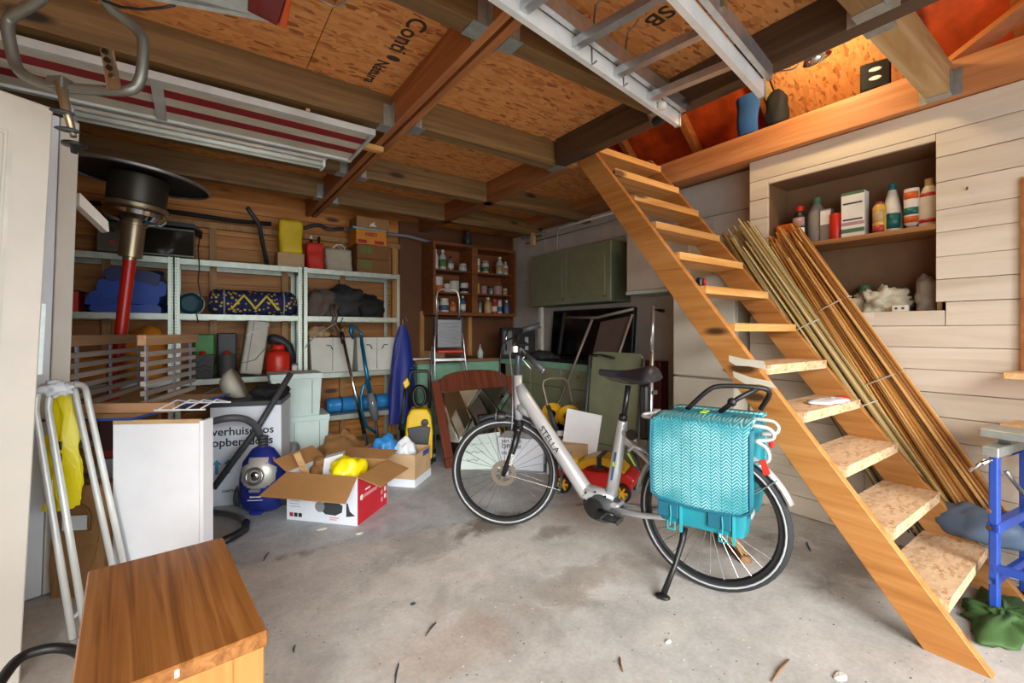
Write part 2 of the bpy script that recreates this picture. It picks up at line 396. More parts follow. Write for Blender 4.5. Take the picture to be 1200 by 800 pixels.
# floor deck overhead: girder, joists, osb sheets
ce = struct(rbox(-1.3, 2.16, -1.0, 5.16, 2.6, 2.64).build('ceiling', 'osb'))
rbox(2.16, 3.75, 2.44, 5.16, 2.6, 2.64).build('deck', 'osb', ce)
def sheet(x0, x1, y0, y1): rbox(x0, x1, y0, y1, 2.578, 2.599).build('osb_sheet', 'osb', ce)
for (x0, x1) in ((-1.25, .48), (.484, .96), (.964, 2.15)):
    for (y0, y1) in ((-.98, .25), (.254, 1.52), (1.524, 2.8), (2.804, 4.0), (4.004, 5.05)): sheet(x0, x1, y0, y1)
for (y0, y1) in ((2.45, 3.7), (3.704, 5.05)): sheet(2.155, 3.6, y0, y1)
gi = struct(rbox(.945, .985, -1.0, 5.03, 2.40, 2.577).build('trim_1', 'girder'))
rbox(1.005, 1.045, -1.0, 5.03, 2.40, 2.577).build('girder_plank', 'girder', gi); rbox(.986, 1.004, -1.0, 5.03, 2.44, 2.577).build('girder_core', 'girder', gi)
tr = struct(rbox(2.11, 2.2, -1.0, 2.43, 2.4, 2.577).build('trim_2', 'trimmer'))
hd = struct(rbox(2.2, 3.16, 2.37, 2.43, 2.4, 2.6).build('trim_3', 'beam_pine'))
bp = struct(rbox(3.17, 3.3, -1.0, 2.75, 2.41, 2.59).build('trim_4', 'beam_pine'))
JL = []
def joist(x0, x1, y, name, dz=0, m='joist', w=.09):
    j = struct(rbox(x0, x1, y, y+w, 2.40+dz, 2.577).build(name, m)); return j
def hanger(j, x, y, s, w=.09, z=2.40):
    """galvanised joist hanger: stirrup under the joist, flanges beside it"""
    h = MB(); h.box(min(x, x+s*.07), max(x, x+s*.07), y-.004, y+w+.004, z-.004, z-.001)
    for yy in (y-.004, y+w+.001): h.box(min(x, x+s*.05), max(x, x+s*.05), yy, yy+.003, z, z+.12)
    for yy in (y-.038, y+w+.002): h.box(min(x, x+s*.003), max(x, x+s*.003), yy, yy+.036, z-.004, z+.13)
    h.build('joist_hanger', 'galv', j)
n = 5
for y in (-.4, .55, 1.49, 2.54, 3.48, 4.25):
    j = joist(-1.25, .944, y, 'trim_%d' % n); hanger(j, .944, y, -1); n += 1
for y in (-.4, .55, 1.49, 2.46, 3.5, 4.35):
    e = 2.109 if y < 2.4 else 3.55
    if y == 2.46: e = 2.2
    j = joist(1.046, e, y, 'trim_%d' % n); hanger(j, 1.046, y, 1)
    if e < 3: hanger(j, e, y, -1)
    n += 1
wood('joist_pale', 'b88c54', 'd8b47c', 'ecd3a4', 'x', grain=14)
j = joist(2.2, 3.17, .565, 'trim_%d' % n, .012, 'joist_pale'); hanger(j, 3.169, .565, -1, z=2.412); hanger(j, 2.201, .565, 1, z=2.412); n += 1
j = struct(rbox(2.2, 2.29, 2.43, 5.03, 2.4, 2.577).build('trim_%d' % n, 'girder')); n += 1
# lettering stamped on the osb sheets
plain('stamp_ink', '3b2d22', .8)
text('stamp', 'Conti', .125, 'stamp_ink', ce, frame((.775, 1.84, 2.577), (0, 1, 0), (1, 0, 0)), .0003, bold=.002)
MB().lathe([(.001, 0), (.035, 0), (.035, .0006), (.001, .0006)], c=(.82, 2.185, 2.5768), n=18, sy=.6).build('stamp', 'stamp_ink', ce)
text('stamp', 'Natura', .085, 'stamp_ink', ce, frame((.76, 2.23, 2.577), (0, 1, 0), (1, 0, 0)), .0003, bold=.002)
text('stamp', 'OSB', .12, 'stamp_ink', ce, frame((1.62, 1.06, 2.577), (0, 1, 0), (1, 0, 0)), .0003, bold=.002)
# attic above: sloping roof with orange underlay between rafters
def roofslab(name, xa, za, xb, zb, t, m, y0=-1.0, y1=5.16, parent=None):
    d = Vector((xb-xa, 0, zb-za)).normalized(); nrm = Vector((-d.z, 0, d.x)); 
    if nrm.z < 0: nrm = -nrm
    a, b2 = Vector((xa, 0, za)), Vector((xb, 0, zb)); q = [(v.x, v.z) for v in (a, b2, b2+nrm*t, a+nrm*t)]
    return MB().prism(q, 'y', y0, y1).build(name, m, parent)
rf = struct(roofslab('roof', 3.95, 2.45, 1.2, 5.0, .05, 'orange_membrane'))
struct(roofslab('roof_slope', -1.55, 2.45, 1.2, 5.0, .05, 'orange_membrane'))
wood('rafter', '9c5a28', 'b8743c', 'cf9458', 'x', grain=14)
for i in range(9):
    y = -.9+i*.62; roofslab('rafter', 3.86, 2.43, 1.2, 4.9, .1, 'rafter', y, y+.05, rf)
roofslab('osb_panel', 3.78, 2.49, 2.75, 3.445, .02, 'osb', .78, 1.5, rf)
roofslab('batten', 3.8, 2.46, 2.6, 3.575, .03, 'joist_pale', 1.52, 1.57, rf)
struct(MB().prism([(-1.5, 2.64), (3.8, 2.64), (1.2, 5.0)], 'y', 5.1, 5.16).build('wall_gable', 'orange_membrane'))
struct(MB().prism([(-1.5, 2.64), (3.8, 2.64), (1.2, 5.0)], 'y', -1.06, -1.0).build('wall_gable_front', 'orange_membrane'))
struct(roofslab('wall_plate', 3.3, 2.5, 3.75, 2.5, .1, 'beam_pine', -1.0, 5.1))
# ================================================================ stairs
st = thing('staircase', 'open pine staircase with two stringers and thick treads', 'stairs', (2.65, 1.2, 0))
SO = Vector((2.65, 1.2, 0))
def stringer(x0, x1, ytop=None):
    q = [(.297, .0), (.48, 0), (.48+2.4/1.29, 2.4), (.297+2.56/1.29, 2.56)]
    if x0 > 2.6: q = [(.297, 0), (.48, 0), (2.366, 2.43), (2.366, 2.59), (.297+2.59/1.29, 2.59)]
    MB().prism([(y-SO.y, z_) for y, z_ in q], 'x', x0-SO.x, x1-SO.x).build('stringer', 'stair_pine', st, bevel=.002)
stringer(2.25, 2.29); stringer(3.005, 3.045)
osbt = rbox(-.357, .353, 0, .225, -.047, 0).mesh('tread', 'osb_tread'); pint = rbox(-.357, .353, 0, .2, -.043, 0).mesh('tread', 'tread_pine')
for i in range(1, 13):
    o = bpy.data.objects.new('tread', osbt if i <= 5 else pint); col.objects.link(o); o.parent = st
    o.location = (0, .741+.162*(i-3)-SO.y, .2095*i-.01)
# old paint smear on the outer stringer
plain('old_paint', 'd8d2bd', .6)
sm = MB()
def sp(y, z_): return (2.2492-SO.x, y-SO.y, z_)
def smear(pts):
    v = [(2.249-SO.x, y-SO.y, z_) for y, z_ in pts]+[(2.25-SO.x, y-SO.y, z_) for y, z_ in pts]; n_ = len(pts)
    sm.add(v, [tuple(range(n_))]+[(i, (i+1) % n_, n_+(i+1) % n_, n_+i) for i in range(n_)])
smear([(1.05, 1.02), (1.13, 1.03), (1.20, 1.03), (1.235, 1.05), (1.235, 1.08), (1.15, 1.065), (1.06, 1.06)])
smear([(1.0, .93), (1.08, .945), (1.15, .94), (1.21, .97), (1.215, 1.0), (1.12, .975), (1.03, .965)])
sm.build('paint_smear', 'old_paint', st)
# ================================================================ shelving and what stands on it
from mathutils import noise as mn
def galv_holes():
    m, nt, b = new_mat('galv_holes'); MATS['galv_holes'] = m
    tc = N(nt, 'ShaderNodeTexCoord'); sx = N(nt, 'ShaderNodeSeparateXYZ'); nt.links.new(tc.outputs['Object'], sx.inputs[0])
    w = N(nt, 'ShaderNodeMath', operation='PINGPONG'); w.inputs[1].default_value = .0125; nt.links.new(sx.outputs['Z'], w.inputs[0])
    g = N(nt, 'ShaderNodeMath', operation='GREATER_THAN'); g.inputs[1].default_value = .0085; nt.links.new(w.outputs[0], g.inputs[0])
    w2 = N(nt, 'ShaderNodeMath', operation='PINGPONG'); w2.inputs[1].default_value = .0175; nt.links.new(sx.outputs['X'], w2.inputs[0])
    g2 = N(nt, 'ShaderNodeMath', operation='GREATER_THAN'); g2.inputs[1].default_value = .0145; nt.links.new(w2.outputs[0], g2.inputs[0])
    mu = N(nt, 'ShaderNodeMath', operation='MULTIPLY'); nt.links.new(g.outputs[0], mu.inputs[0]); nt.links.new(g2.outputs[0], mu.inputs[1])
    c = mix(nt, 'b6beae', '3b4038', mu.outputs[0]); nt.links.new(c, b.inputs['Base Color']); b.inputs['Metallic'].default_value = .55; b.inputs['Roughness'].default_value = .4
galv_holes()
plain('shelf_steel', 'b2baac', .4, .5, scale=20)
SH = [.05, .38, .80, 1.352, 1.81]
def shelf_unit(x0, x1, label):
    W = x1-x0; t = thing('shelving_unit', label, 'shelving', ((x0+x1)/2, 4.8, 0), group='galvanised shelving units along the back wall')
    h = W/2
    for sx in (-1, 1):
        for sy in (-1, 1):
            p = MB(); xa = sx*h; ya = sy*.2
            p.box(min(xa, xa-sx*.035), max(xa, xa-sx*.035), min(ya, ya-sy*.002), max(ya, ya-sy*.002), 0, 1.815)
            p.box(min(xa, xa-sx*.002), max(xa, xa-sx*.002), min(ya, ya-sy*.035), max(ya, ya-sy*.035), 0, 1.815)
            p.build('post', 'galv_holes', t)
    s = MB(); s.box(-h+.003, h-.003, -.196, .196, -.004, 0)
    for y in (-.196, .194): s.box(-h+.036, h-.036, y, y+.002, -.045, -.004); s.box(-h+.036, h-.036, y-.0 if y > 0 else y, y+.012, -.047, -.045)
    for x in (-h+.003, h-.005): s.box(x, x+.002, -.16, .16, -.04, -.004)
    me = s.mesh('shelf', 'shelf_steel')
    for z in SH:
        o = bpy.data.objects.new('shelf', me); col.objects.link(o); o.parent = t; o.location = (0, 0, z)
    return t
shelf_unit(-1.10, -.136, 'galvanised steel shelving unit behind the red patio heater, leftmost of three')
shelf_unit(-.128, .838, 'galvanised steel shelving unit holding the patterned roll, middle of three')
shelf_unit(.848, 1.80, 'galvanised steel shelving unit with stacked cartons on top, rightmost of three')

def lump(c, rad, amp, freq, seed, nu=30, nv=20, floor=True, M=None):
    """crumpled heap with a flat underside"""
    b = MB(); off = Vector((seed*3.1, seed*1.7, seed*.9))
    def fn(q, u, v):
        d = q.normalized(); k = mn.noise(d*freq+off)+.5*abs(mn.noise(d*freq*2.3+off)); q = q*(1+amp*k)
        if floor and q.z < -rad[2]*.55: q.z = -rad[2]*.55
        return q
    b.ell((0, 0, 0), rad, nu, nv, fn=fn)
    if M is not None: b.xf(M)
    return b.xf(Matrix.Translation(Vector(c)+Vector((0, 0, rad[2]*.55 if floor else 0))))
def carton(name, label, x0, x1, y0, y1, z0, h, m, rz=0, group=None, cat='box', flaps=True, tape=None, bev=.003):
    cx, cy = (x0+x1)/2, (y0+y1)/2; w, d = (x1-x0)/2, (y1-y0)/2
    t = thing(name, label, cat, (cx, cy, z0), rz, group)
    rbox(-w, w, -d, d, 0, h).build('body', m, t, bevel=bev)
    if flaps:
        f = MB(); f.box(-w+.002, w-.002, -d+.002, -.0015, h, h+.003); f.box(-w+.002, w-.002, .0015, d-.002, h, h+.003); f.build('flaps', m, t)
    if tape: rbox(-w-.001, w+.001, -.02, .02, h+.003, h+.0045).build('tape', tape, t)
    return t
plain('cardboard', 'a77b4a', .75, var=.05); plain('cardboard_pale', 'c3a27a', .75, var=.05); plain('cardboard_dark', '80582f', .75, var=.05)
plain('yellow', 'e3c21a', .5); plain('bright_yellow', 'f4e20e', .35, var=.04); plain('red_cloth', 'cf2d17', .6); plain('canvas', 'b5ad96', .8); plain('orange_box', 'dd8a1c', .5)
plain('print_green', '5a7a3a', .7); plain('print_red', '9c2230', .6); plain('print_white', 'e6e2da', .6); plain('print_black', '1d1d1f', .6)
# --- top shelf
ov = thing('tabletop_oven', 'dark tabletop oven with a sloping black lid on the top shelf', 'oven', (-.3, 4.8, 1.811))
plain('dark_glass', '2a2620', .08, .2); plain('oven_metal', '5a564a', .35, .6)
rbox(-.31, .31, -.15, .15, .012, .255).build('body', 'oven_metal', ov, bevel=.006)
rbox(.325-.36-.12, .3, -.162, -.1505, .03, .23).build('glass_door', 'dark_glass', ov, bevel=.003)
MB().prism([(-.33, .262), (.3, .262), (.36, .235), (.365, .245), (.3, .3), (-.33, .3)], 'y', -.17, .16).build('lid', 'black', ov, bevel=.004)
for z, m in ((.185, 'black'), (.085, 'red')):
    MB().cyl((-.215, -.15, z), (-.215, -.172, z), .017, 14).build('knob', m, ov)
for x in (-.28, .28): rbox(x-.02, x+.02, -.12, .12, 0, .012).build('foot', 'black', ov)
carton('cardboard_box', 'small low cardboard box under the yellow bag on the top shelf', .64, .87, 4.68, 4.92, 1.811, .135, 'cardboard_pale')
def bag(name, label, cx, cy, z0, w, d, h, m, rz=0, seed=1, handle='tube', top=1.05, cat='bag', parts=True, hm=None):
    t = thing(name, label, cat, (cx, cy, z0), rz)
    b = MB(); nu, nv = 28, 12
    def f(u, v):
        a = 2*math.pi*u; ca, sa = math.cos(a), math.sin(a); e = .38
        x = w/2*math.copysign(abs(ca)**e, ca); y = d/2*math.copysign(abs(sa)**e, sa); k = 1+(top-1)*v
        n_ = mn.noise(Vector((x*9+seed, y*9, v*3+seed)))*.016
        return Vector((x*k+n_, y*k*(1-.25*v)+n_*.8, h*v+(.012*mn.noise(Vector((x*14, y*14, seed))) if v > .9 else 0)))
    b.grid(f, nu, nv, wrap=True); b.add([f(i/nu, 0) for i in range(nu)], [tuple(range(nu))])
    b.build('sack', m, t, smooth=True, solid=.003)
    if handle == 'tube':
        for s in (-1, 1):
            MB().tube([(-w*.22, s*d*.36, h*.96), (-w*.2, s*d*.38, h*1.1), (-w*.08, s*d*.3, h*1.2), (w*.08, s*d*.3, h*1.2), (w*.2, s*d*.38, h*1.1), (w*.22, s*d*.36, h*.96)], .006, 8).build('handle', hm or m, t, smooth=True)
    return t
bag('yellow_bag', 'upright yellow carrier bag standing on a small cardboard box', .765, 4.78, 1.95, .2, .16, .32, 'yellow', seed=3, handle=None)
bag('red_bag', 'red cloth bag full of bottles beside the yellow bag', .985, 4.78, 1.811, .17, .16, .27, 'red_cloth', seed=5, handle=None, top=.9)
plain('bottle_dark', '3a2318', .2); plain('bottle_green', '24402c', .2)
for i, (dx, dy, m, who) in enumerate(((-.035, 0, 'print_white', 'white capped bottle neck rising from the left of the red bag'), (.04, .02, 'bottle_dark', 'dark bottle neck rising from the right of the red bag'))):
    b = thing('bottle', who, 'bottle', (.985+dx, 4.78+dy, 1.82)); MB().lathe([(.028, 0), (.03, .02), (.03, .2), (.013, .25), (.013, .31)], n=14).build('body', 'bottle_dark', b, smooth=True); MB().lathe([(.015, .3), (.015, .335)], n=14).build('cap', m, b)
bag('canvas_bag', 'cream canvas bag with a white handle on the top shelf', 1.205, 4.78, 1.811, .25, .17, .23, 'canvas', seed=8, hm='print_white')
for i, z in enumerate((1.811, 1.811+.148)):
    t = carton('banana_carton', ('lower' if i == 0 else 'upper')+' of two alike brown cartons with green print on the top shelf', 1.36, 1.70, 4.64, 4.95, z, .142, 'cardboard_dark', group='brown cartons with green print')
    for k in range(5): rbox(-.135+k*.024, -.135+k*.024+.018, -.156, -.155, .055, .125).build('print', 'print_green', t)
t = carton('orange_box', 'orange printed grocery box under a thin blue sheet', 1.35, 1.665, 4.64, 4.93, 2.106, .15, 'orange_box')
text('lettering', 'AREO', .05, 'print_red', t, frame((-.07, -.146, .09), (1, 0, 0), (0, 0, 1)), bold=.002)
for qa, qb in ((-.14, -.05), (.03, .13)): rbox(qa, qb, -.1462, -.145, .012, .047).build('print', 'print_red', t)
plain('blue_sheet', '7db8c8', .5)
tag(rbox(-.18, .17, -.14, .14, 0, .016).build('blue_sheet', 'blue_sheet', loc=(1.5, 4.79, 2.262)), 'thin pale blue sheet between the orange box and a carton', 'sheet')
t = carton('cardboard_box', 'topmost brown carton under the joist with a white mark', 1.36, 1.70, 4.66, 4.92, 2.282, .11, 'cardboard')
MB().prism([(-.04, .02), (.04, .02), (.01, .05), (.02, .07), (-.02, .05)], 'y', -.1312, -.13).build('print', 'print_white', t)
# --- upper middle shelf
plain('tarp_blue', '1d4aa8', .4, bmp=.3); plain('blue_dark', '1a2d63', .5); plain('teal_dark', '1f4f5c', .6, bmp=.4); plain('grey_dark', '2f2f31', .7, bmp=.4); plain('taupe', '6b5c52', .8, bmp=.4); plain('blue_round', '1e6a92', .4)
tb = thing('folded_tarp', 'blue tarpaulin folded in thick layers behind the patio heater', 'tarp', (-.42, 4.78, 1.354))
def fold(z0, z1, w, sh, seed):
    b = MB()
    def f(u, v):
        a = 2*math.pi*u; ca, sa = math.cos(a), math.sin(a); e = .5
        x = w*math.copysign(abs(ca)**.35, ca)+sh; zz = (z0+z1)/2+(z1-z0)/2*math.copysign(abs(sa)**e, sa)
        y = -.14+.28*v; k = mn.noise(Vector((x*6+seed, y*6, zz*10)))
        k2 = mn.noise(Vector((x*14+seed, y*9, zz*22))); return Vector((x+k*.05+k2*.012, y+k*.02, max(.001, zz+(k*.04+k2*.014)*(1 if zz > .02 else 0))))
    b.grid(f, 44, 10, wrap=True); n_ = 44
    for v in (0, 1): b.add([f(i/n_, v) for i in range(n_)], [tuple(range(n_))])
    return b
for i, (a, b_, w, s) in enumerate(((0, .08, .24, .0), (.07, .15, .23, -.02), (.13, .25, .22, .02), (.22, .35, .18, .03))): fold(a, b_, w, s, i*2.3).build('layer', 'tarp_blue' if i < 3 else 'blue_dark', tb, smooth=True)
t = thing('red_crate', 'small red crate at the left end beside the blue tarpaulin', 'crate', (-.80, 4.76, 1.354))
c = MB(); c.box(-.09, .09, -.12, .12, 0, .006)
for s in (-1, 1): c.box(s*.09-.003, s*.09+.003, -.12, .12, 0, .15); c.box(-.09, .09, s*.12-.003, s*.12+.003, 0, .15)
c.build('body', 'red', t); r_ = MB()
for s in (-1, 1): r_.box(s*.094-.006, s*.094+.006, -.13, .13, .15, .162); r_.box(-.1, .1, s*.126-.006, s*.126+.006, .15, .162)
r_.build('rim', 'black', t)
tag(lump((-.66, 4.93, 1.354), (.05, .04, .12), .12, 2, 4).build('blue_bundle', 'blue_round', smooth=True), 'small rounded blue bundle between the red crate and the tarpaulin', 'bundle')
def rolled(name, label, c, L, r, m, axis='x', seed=1, cat='bag', straps=(), sm='black', end=True):
    t = thing(name, label, cat, c); b = MB()
    def f(u, v):
        a = 2*math.pi*u; rr = r*(1+.09*mn.noise(Vector((math.cos(a)*2+seed, math.sin(a)*2, v*6))))*(1-.3*max(0, abs(v-.5)*2-.88)/.12)
        y, z = rr*math.cos(a), r*.97+rr*math.sin(a); x = (v-.5)*L
        return Vector((x, y, max(0.001, z))) if axis == 'x' else Vector((y, x, max(.001, z)))
    b.grid(f, 22, 18, wrap=True)
    for v in (0, 1): b.add([f(i/22, v) for i in range(22)], [tuple(range(22))])
    b.build('roll', m, t, smooth=True)
    for sx in straps:
        s = MB(); s.tube([((sx, r*1.06*math.cos(a), r*.97+r*1.06*math.sin(a)) if axis == 'x' else (r*1.06*math.cos(a), sx, r*.97+r*1.06*math.sin(a))) for a in [i*math.pi/10 for i in range(20)]], .007, 6, closed=True); s.build('strap', sm, t)
    return t
rolled('sleeping_bag', 'teal rolled bag wedged at the left end of the middle unit', (-.02, 4.8, 1.354), .3, .09, 'teal_dark', 'y', 4, straps=(-.08,), sm='canvas')
def pattern_mat():
    m, nt, b = new_mat('folk_pattern'); MATS['folk_pattern'] = m
    mp = coords(nt, (1, 1, 1), rnd=False); sx = N(nt, 'ShaderNodeSeparateXYZ'); nt.links.new(mp.outputs[0], sx.inputs[0])
    v = N(nt, 'ShaderNodeTexVoronoi'); v.inputs['Scale'].default_value = 26; nt.links.new(mp.outputs[0], v.inputs['Vector'])
    r = ramp(nt, [(.0, 'd9c03a'), (.22, 'c9a928'), (.3, '22285c'), (.6, '1b2150'), (1, '4a5a8a')]); r.color_ramp.interpolation = 'CONSTANT'; nt.links.new(v.outputs['Distance'], r.inputs[0])
    # zig-zag band
    pp = N(nt, 'ShaderNodeMath', operation='PINGPONG'); pp.inputs[1].default_value = .09; nt.links.new(sx.outputs['X'], pp.inputs[0])
    s1 = N(nt, 'ShaderNodeMath', operation='MULTIPLY'); s1.inputs[1].default_value = 1.3; nt.links.new(pp.outputs[0], s1.inputs[0])
    s2 = N(nt, 'ShaderNodeMath', operation='SUBTRACT'); nt.links.new(sx.outputs['Z'], s2.inputs[0]); nt.links.new(s1.outputs[0], s2.inputs[1])
    s3 = N(nt, 'ShaderNodeMath', operation='SUBTRACT'); s3.inputs[1].default_value = .06; nt.links.new(s2.outputs[0], s3.inputs[0])
    s4 = N(nt, 'ShaderNodeMath', operation='ABSOLUTE'); nt.links.new(s3.outputs[0], s4.inputs[0])
    s5 = N(nt, 'ShaderNodeMath', operation='LESS_THAN'); s5.inputs[1].default_value = .014; nt.links.new(s4.outputs[0], s5.inputs[0])
    ax = N(nt, 'ShaderNodeMath', operation='ABSOLUTE'); nt.links.new(sx.outputs['X'], ax.inputs[0])
    lt = N(nt, 'ShaderNodeMath', operation='LESS_THAN'); lt.inputs[1].default_value = .19; nt.links.new(ax.outputs[0], lt.inputs[0])
    mm = N(nt, 'ShaderNodeMath', operation='MULTIPLY'); nt.links.new(s5.outputs[0], mm.inputs[0]); nt.links.new(lt.outputs[0], mm.inputs[1])
    c = mix(nt, r.outputs[0], 'e2cf3c', mm.outputs[0]); nt.links.new(c, b.inputs['Base Color']); b.inputs['Roughness'].default_value = .8
pattern_mat(); plain('piping_pale', 'a8aea2', .7)
rolled('cushion_roll', 'long navy and yellow patterned cushion roll on the middle unit', (.46, 4.79, 1.354), .7, .115, 'folk_pattern', 'x', 2, cat='cushion', straps=(-.24, .235), sm='piping_pale')
jk = thing('jacket_heap', 'heap of dark jackets with hanging taupe straps on the right unit', 'clothing', (1.24, 4.8, 1.354))
lump((-.2, -.03, 0), (.16, .13, .17), .35, 2.2, 3).build('taupe_jacket', 'taupe', jk, smooth=True)
lump((.05, .02, 0), (.22, .14, .21), .35, 2.4, 5).build('dark_jacket', 'grey_dark', jk, smooth=True)
lump((.28, 0, 0), (.17, .13, .15), .3, 2.4, 9).build('black_jacket', 'black_matte', jk, smooth=True)
for k, dx in enumerate((-.13, -.1)):
    MB().tube([(dx, -.15, .12), (dx-.0, -.2, .06), (dx+.01, -.206, 0), (dx-.01, -.212, -.08), (dx+.03+k*.02, -.212, -.16), (dx+.05, -.212, -.2)], .011, 6, flat=.4).build('strap', 'taupe', jk, smooth=True)
for nm, pts, r_ in (('black_cable', [(.045, 4.64, 2.02), (.03, 4.59, 1.9), (.04, 4.59, 1.75), (.03, 4.6, 1.62), (.05, 4.59, 1.5), (.02, 4.592, 1.36), (.03, 4.59, 1.28)], .005),):
    tag(MB().tube(pts, r_, 6).build('power_cable', 'black', smooth=True), 'thin black cable hanging from the oven past the teal roll', 'cable')
tag(lump((-.33, 4.8, .802), (.17, .14, .3), .25, 2, 23).build('orange_sack', 'orange_box', smooth=True), 'bright orange sack behind the slatted rack', 'sack')
tag(rbox(-.12, .12, -.12, .12, 0, .2).build('orange_crate', 'orange_box', loc=(-.68, 4.8, .802), bevel=.01), 'orange crate on the left unit behind the heater pole', 'crate')
# --- third shelf
plain('green_plastic', '2f8a2c', .45); plain('pot_grey', '4a4a48', .6); plain('monitor_white', 'c2bdad', .5); plain('gas_red', 'd6301c', .35, var=.03)
tag(rbox(-.075, .075, -.08, .08, 0, .38).build('green_box', 'green_plastic', bevel=.01, loc=(.08, 4.92, .802)), 'tall green plastic box behind the grey plant pots', 'box')
tag(rbox(-.075, .075, -.07, .07, 0, .39).build('dark_bin', 'dark_grey', bevel=.01, loc=(.25, 4.92, .802)), 'tall dark grey bin between the green box and the white case', 'bin')
for (x, w, lab, sq) in ((.06, .085, 'square grey plant pot with a wavy relief on the third shelf', True), (.24, .075, 'round dark grey plant pot beside the square pot', False)):
    t = thing('plant_pot', lab, 'pot', (x, 4.73, .802)); b = MB(); n_ = 4 if sq else 20; k = 1.414 if sq else 1
    pts = [(w*.85*k, 0), (w*k, .2), (w*.92*k, .2), (w*.8*k, .15)]
    b.lathe(pts, n=n_, M=Matrix.Rotation(R(45 if sq else 0), 4, 'Z')); b.build('pot', 'pot_grey', t, auto=40)
    if sq:
        for q in range(3): MB().tube([(-.07+.014*i, -w*1.0+.004, .06+q*.045+.012*math.sin(i*1.1+q)) for i in range(11)], .003, 5).build('relief', 'dark_grey', t)
    MB().lathe([(0.001, .14), (w*.78*k, .14), (w*.78*k, .15), (.001, .155)], n=n_, M=Matrix.Rotation(R(45 if sq else 0), 4, 'Z')).build('soil', 'black_matte', t)
    MB().tube([(.0, 0, .15), (.01, -.01, .19), (.0, -.02, .215)], .005, 6).build('stem', 'green_plastic', t)
    lump((0, -.02, .205), (.026, .026, .018), .2, 2, 3).build('flower', 'red', t, smooth=True)
wc = thing('white_case', 'tall white plastic case leaning sideways on the third shelf', 'case', (.405, 4.76, .815), rot=(0, R(8), 0))
rbox(-.07, .10, -.1, .1, .006, .5).build('body', 'monitor_white', wc, bevel=.012); rbox(-.03, -.022, -.104, -.1, .03, .49).build('seam', 'grey', wc)
MB().tube([(-.07, -.105, .35), (.0, -.11, .41), (.1, -.105, .47)], .005, 6).build('cord', 'print_white', wc)
MB().tube([(-.07, -.105, .1), (.03, -.11, .14), (.1, -.106, .26)], .005, 6).build('cord', 'grey', wc)
gs = thing('gas_bottle', 'small red camping gas bottle on the third shelf', 'gas bottle', (.65, 4.72, .802))
MB().lathe([(.09, 0), (.102, .012), (.105, .03), (.105, .17), (.095, .2), (.06, .222), (.03, .23)], n=26).build('tank', 'gas_red', gs, smooth=True)
c = MB()
for a0, a1 in ((20, 160), (200, 340)):
    p = arc((0, 0, .255), .045, a0, a1, 8, 'xy'); c.tube(p, .018, 6, flat=1.6)
c.build('collar', 'gas_red', gs, smooth=True); MB().lathe([(.014, .22), (.014, .27), (.008, .275)], n=12).build('valve', 'steel', gs)
tag(MB().tube([(-.13, .0, .32), (-.08, -.02, .335), (-.02, -.03, .31), (.04, -.03, .26), (.07, -.03, .17), (.075, -.02, .02)], [.04, .045, .045, .042, .036, .03], 12).build('dark_bottle_bag', 'dark_grey', smooth=True, loc=(.72, 4.9, .802)), 'dark blue-grey fabric hose bag slumped behind the gas bottle', 'bag')
for i, (x, y, h, m, lab) in enumerate(((.785, 4.66, .1, 'print_white', 'small white jar in front of the post beside the gas bottle'), (.70, 4.615, .045, 'canvas', 'low cream tub in front beside the gas bottle'))):
    t = thing('jar', lab, 'jar', (x, y, .802)); MB().lathe([(.028, 0), (.03, .01), (.03, h*.8), (.026, h*.85)], n=16).build('body', m, t, smooth=True); MB().lathe([(.029, h*.85), (.029, h), (.001, h)], n=16).build('lid', 'grey', t)
plain('box_white', 'd3d3c6', .6, var=.03); plain('mint', 'cfe2dc', .55, var=.03)
for i, (x0, x1, lab) in enumerate(((.905, 1.325, 'pale storage box with one handle clip on the third shelf, behind the steel pipe'), (1.345, 1.765, 'pale storage box with two handle clips on the third shelf, behind the blue coat'))):
    w = (x1-x0)/2; t = thing('storage_box', lab, 'box', ((x0+x1)/2, 4.79, .802), group='pale storage boxes on the third shelf')
    MB().hexa([(-w+.02, -.17, 0), (w-.02, -.17, 0), (w-.02, .17, 0), (-w+.02, .17, 0)], [(-w, -.18, .345), (w, -.18, .345), (w, .18, .345), (-w, .18, .345)]).build('body', 'box_white', t, bevel=.004)
    for sx in ((-.02, ) if i == 0 else (-.07, .07)):
        s = 1 if (i == 0 or sx < 0) else -1
        MB().tube([(sx-s*.04, -.186, .27), (sx, -.186, .265), (sx+s*.01, -.184, .24), (sx+s*.02, -.182, .225)], .005, 6).build('handle', 'dark_grey', t)
    rbox(-.002, .002, -.1815, -.17, .02, .34).build('seam', 'grey', t)
# yellow-brown bundles above them, tie straps
for k, (x, lab) in enumerate(((1.02, 'yellowish paper bundle on the left pale storage box'), (1.27, 'brown paper bundle behind the steel pipe on a storage box'))):
    tag(lump((x, 4.8, 1.149), (.11, .12, .07), .3, 2, 3+k).build('paper_bundle', 'cardboard_pale' if k == 0 else 'cardboard', smooth=True), lab, 'bundle')
tag(MB().tube([(.86, 4.59, 1.05), (.95, 4.585, 1.17), (1.08, 4.58, 1.25), (1.14, 4.58, 1.29)], .005, 6).build('cord', 'canvas', smooth=True), 'pale cord strung slantwise below the jacket heap', 'cord')
plain('blue_pack', '2f86c8', .35)
for k, (x, r_, lab) in enumerate(((1.25, .075, 'blue rolled mat on the low shelf, left of the stick vacuum'), (1.6, .075, 'blue rolled mat on the low shelf beside the blue coat'))):
    rolled('rolled_mat', lab, (x, 4.78, .382), .32, r_, 'blue_pack', 'x', 4+k, cat='mat', straps=(-.02,), sm='blue_dark')
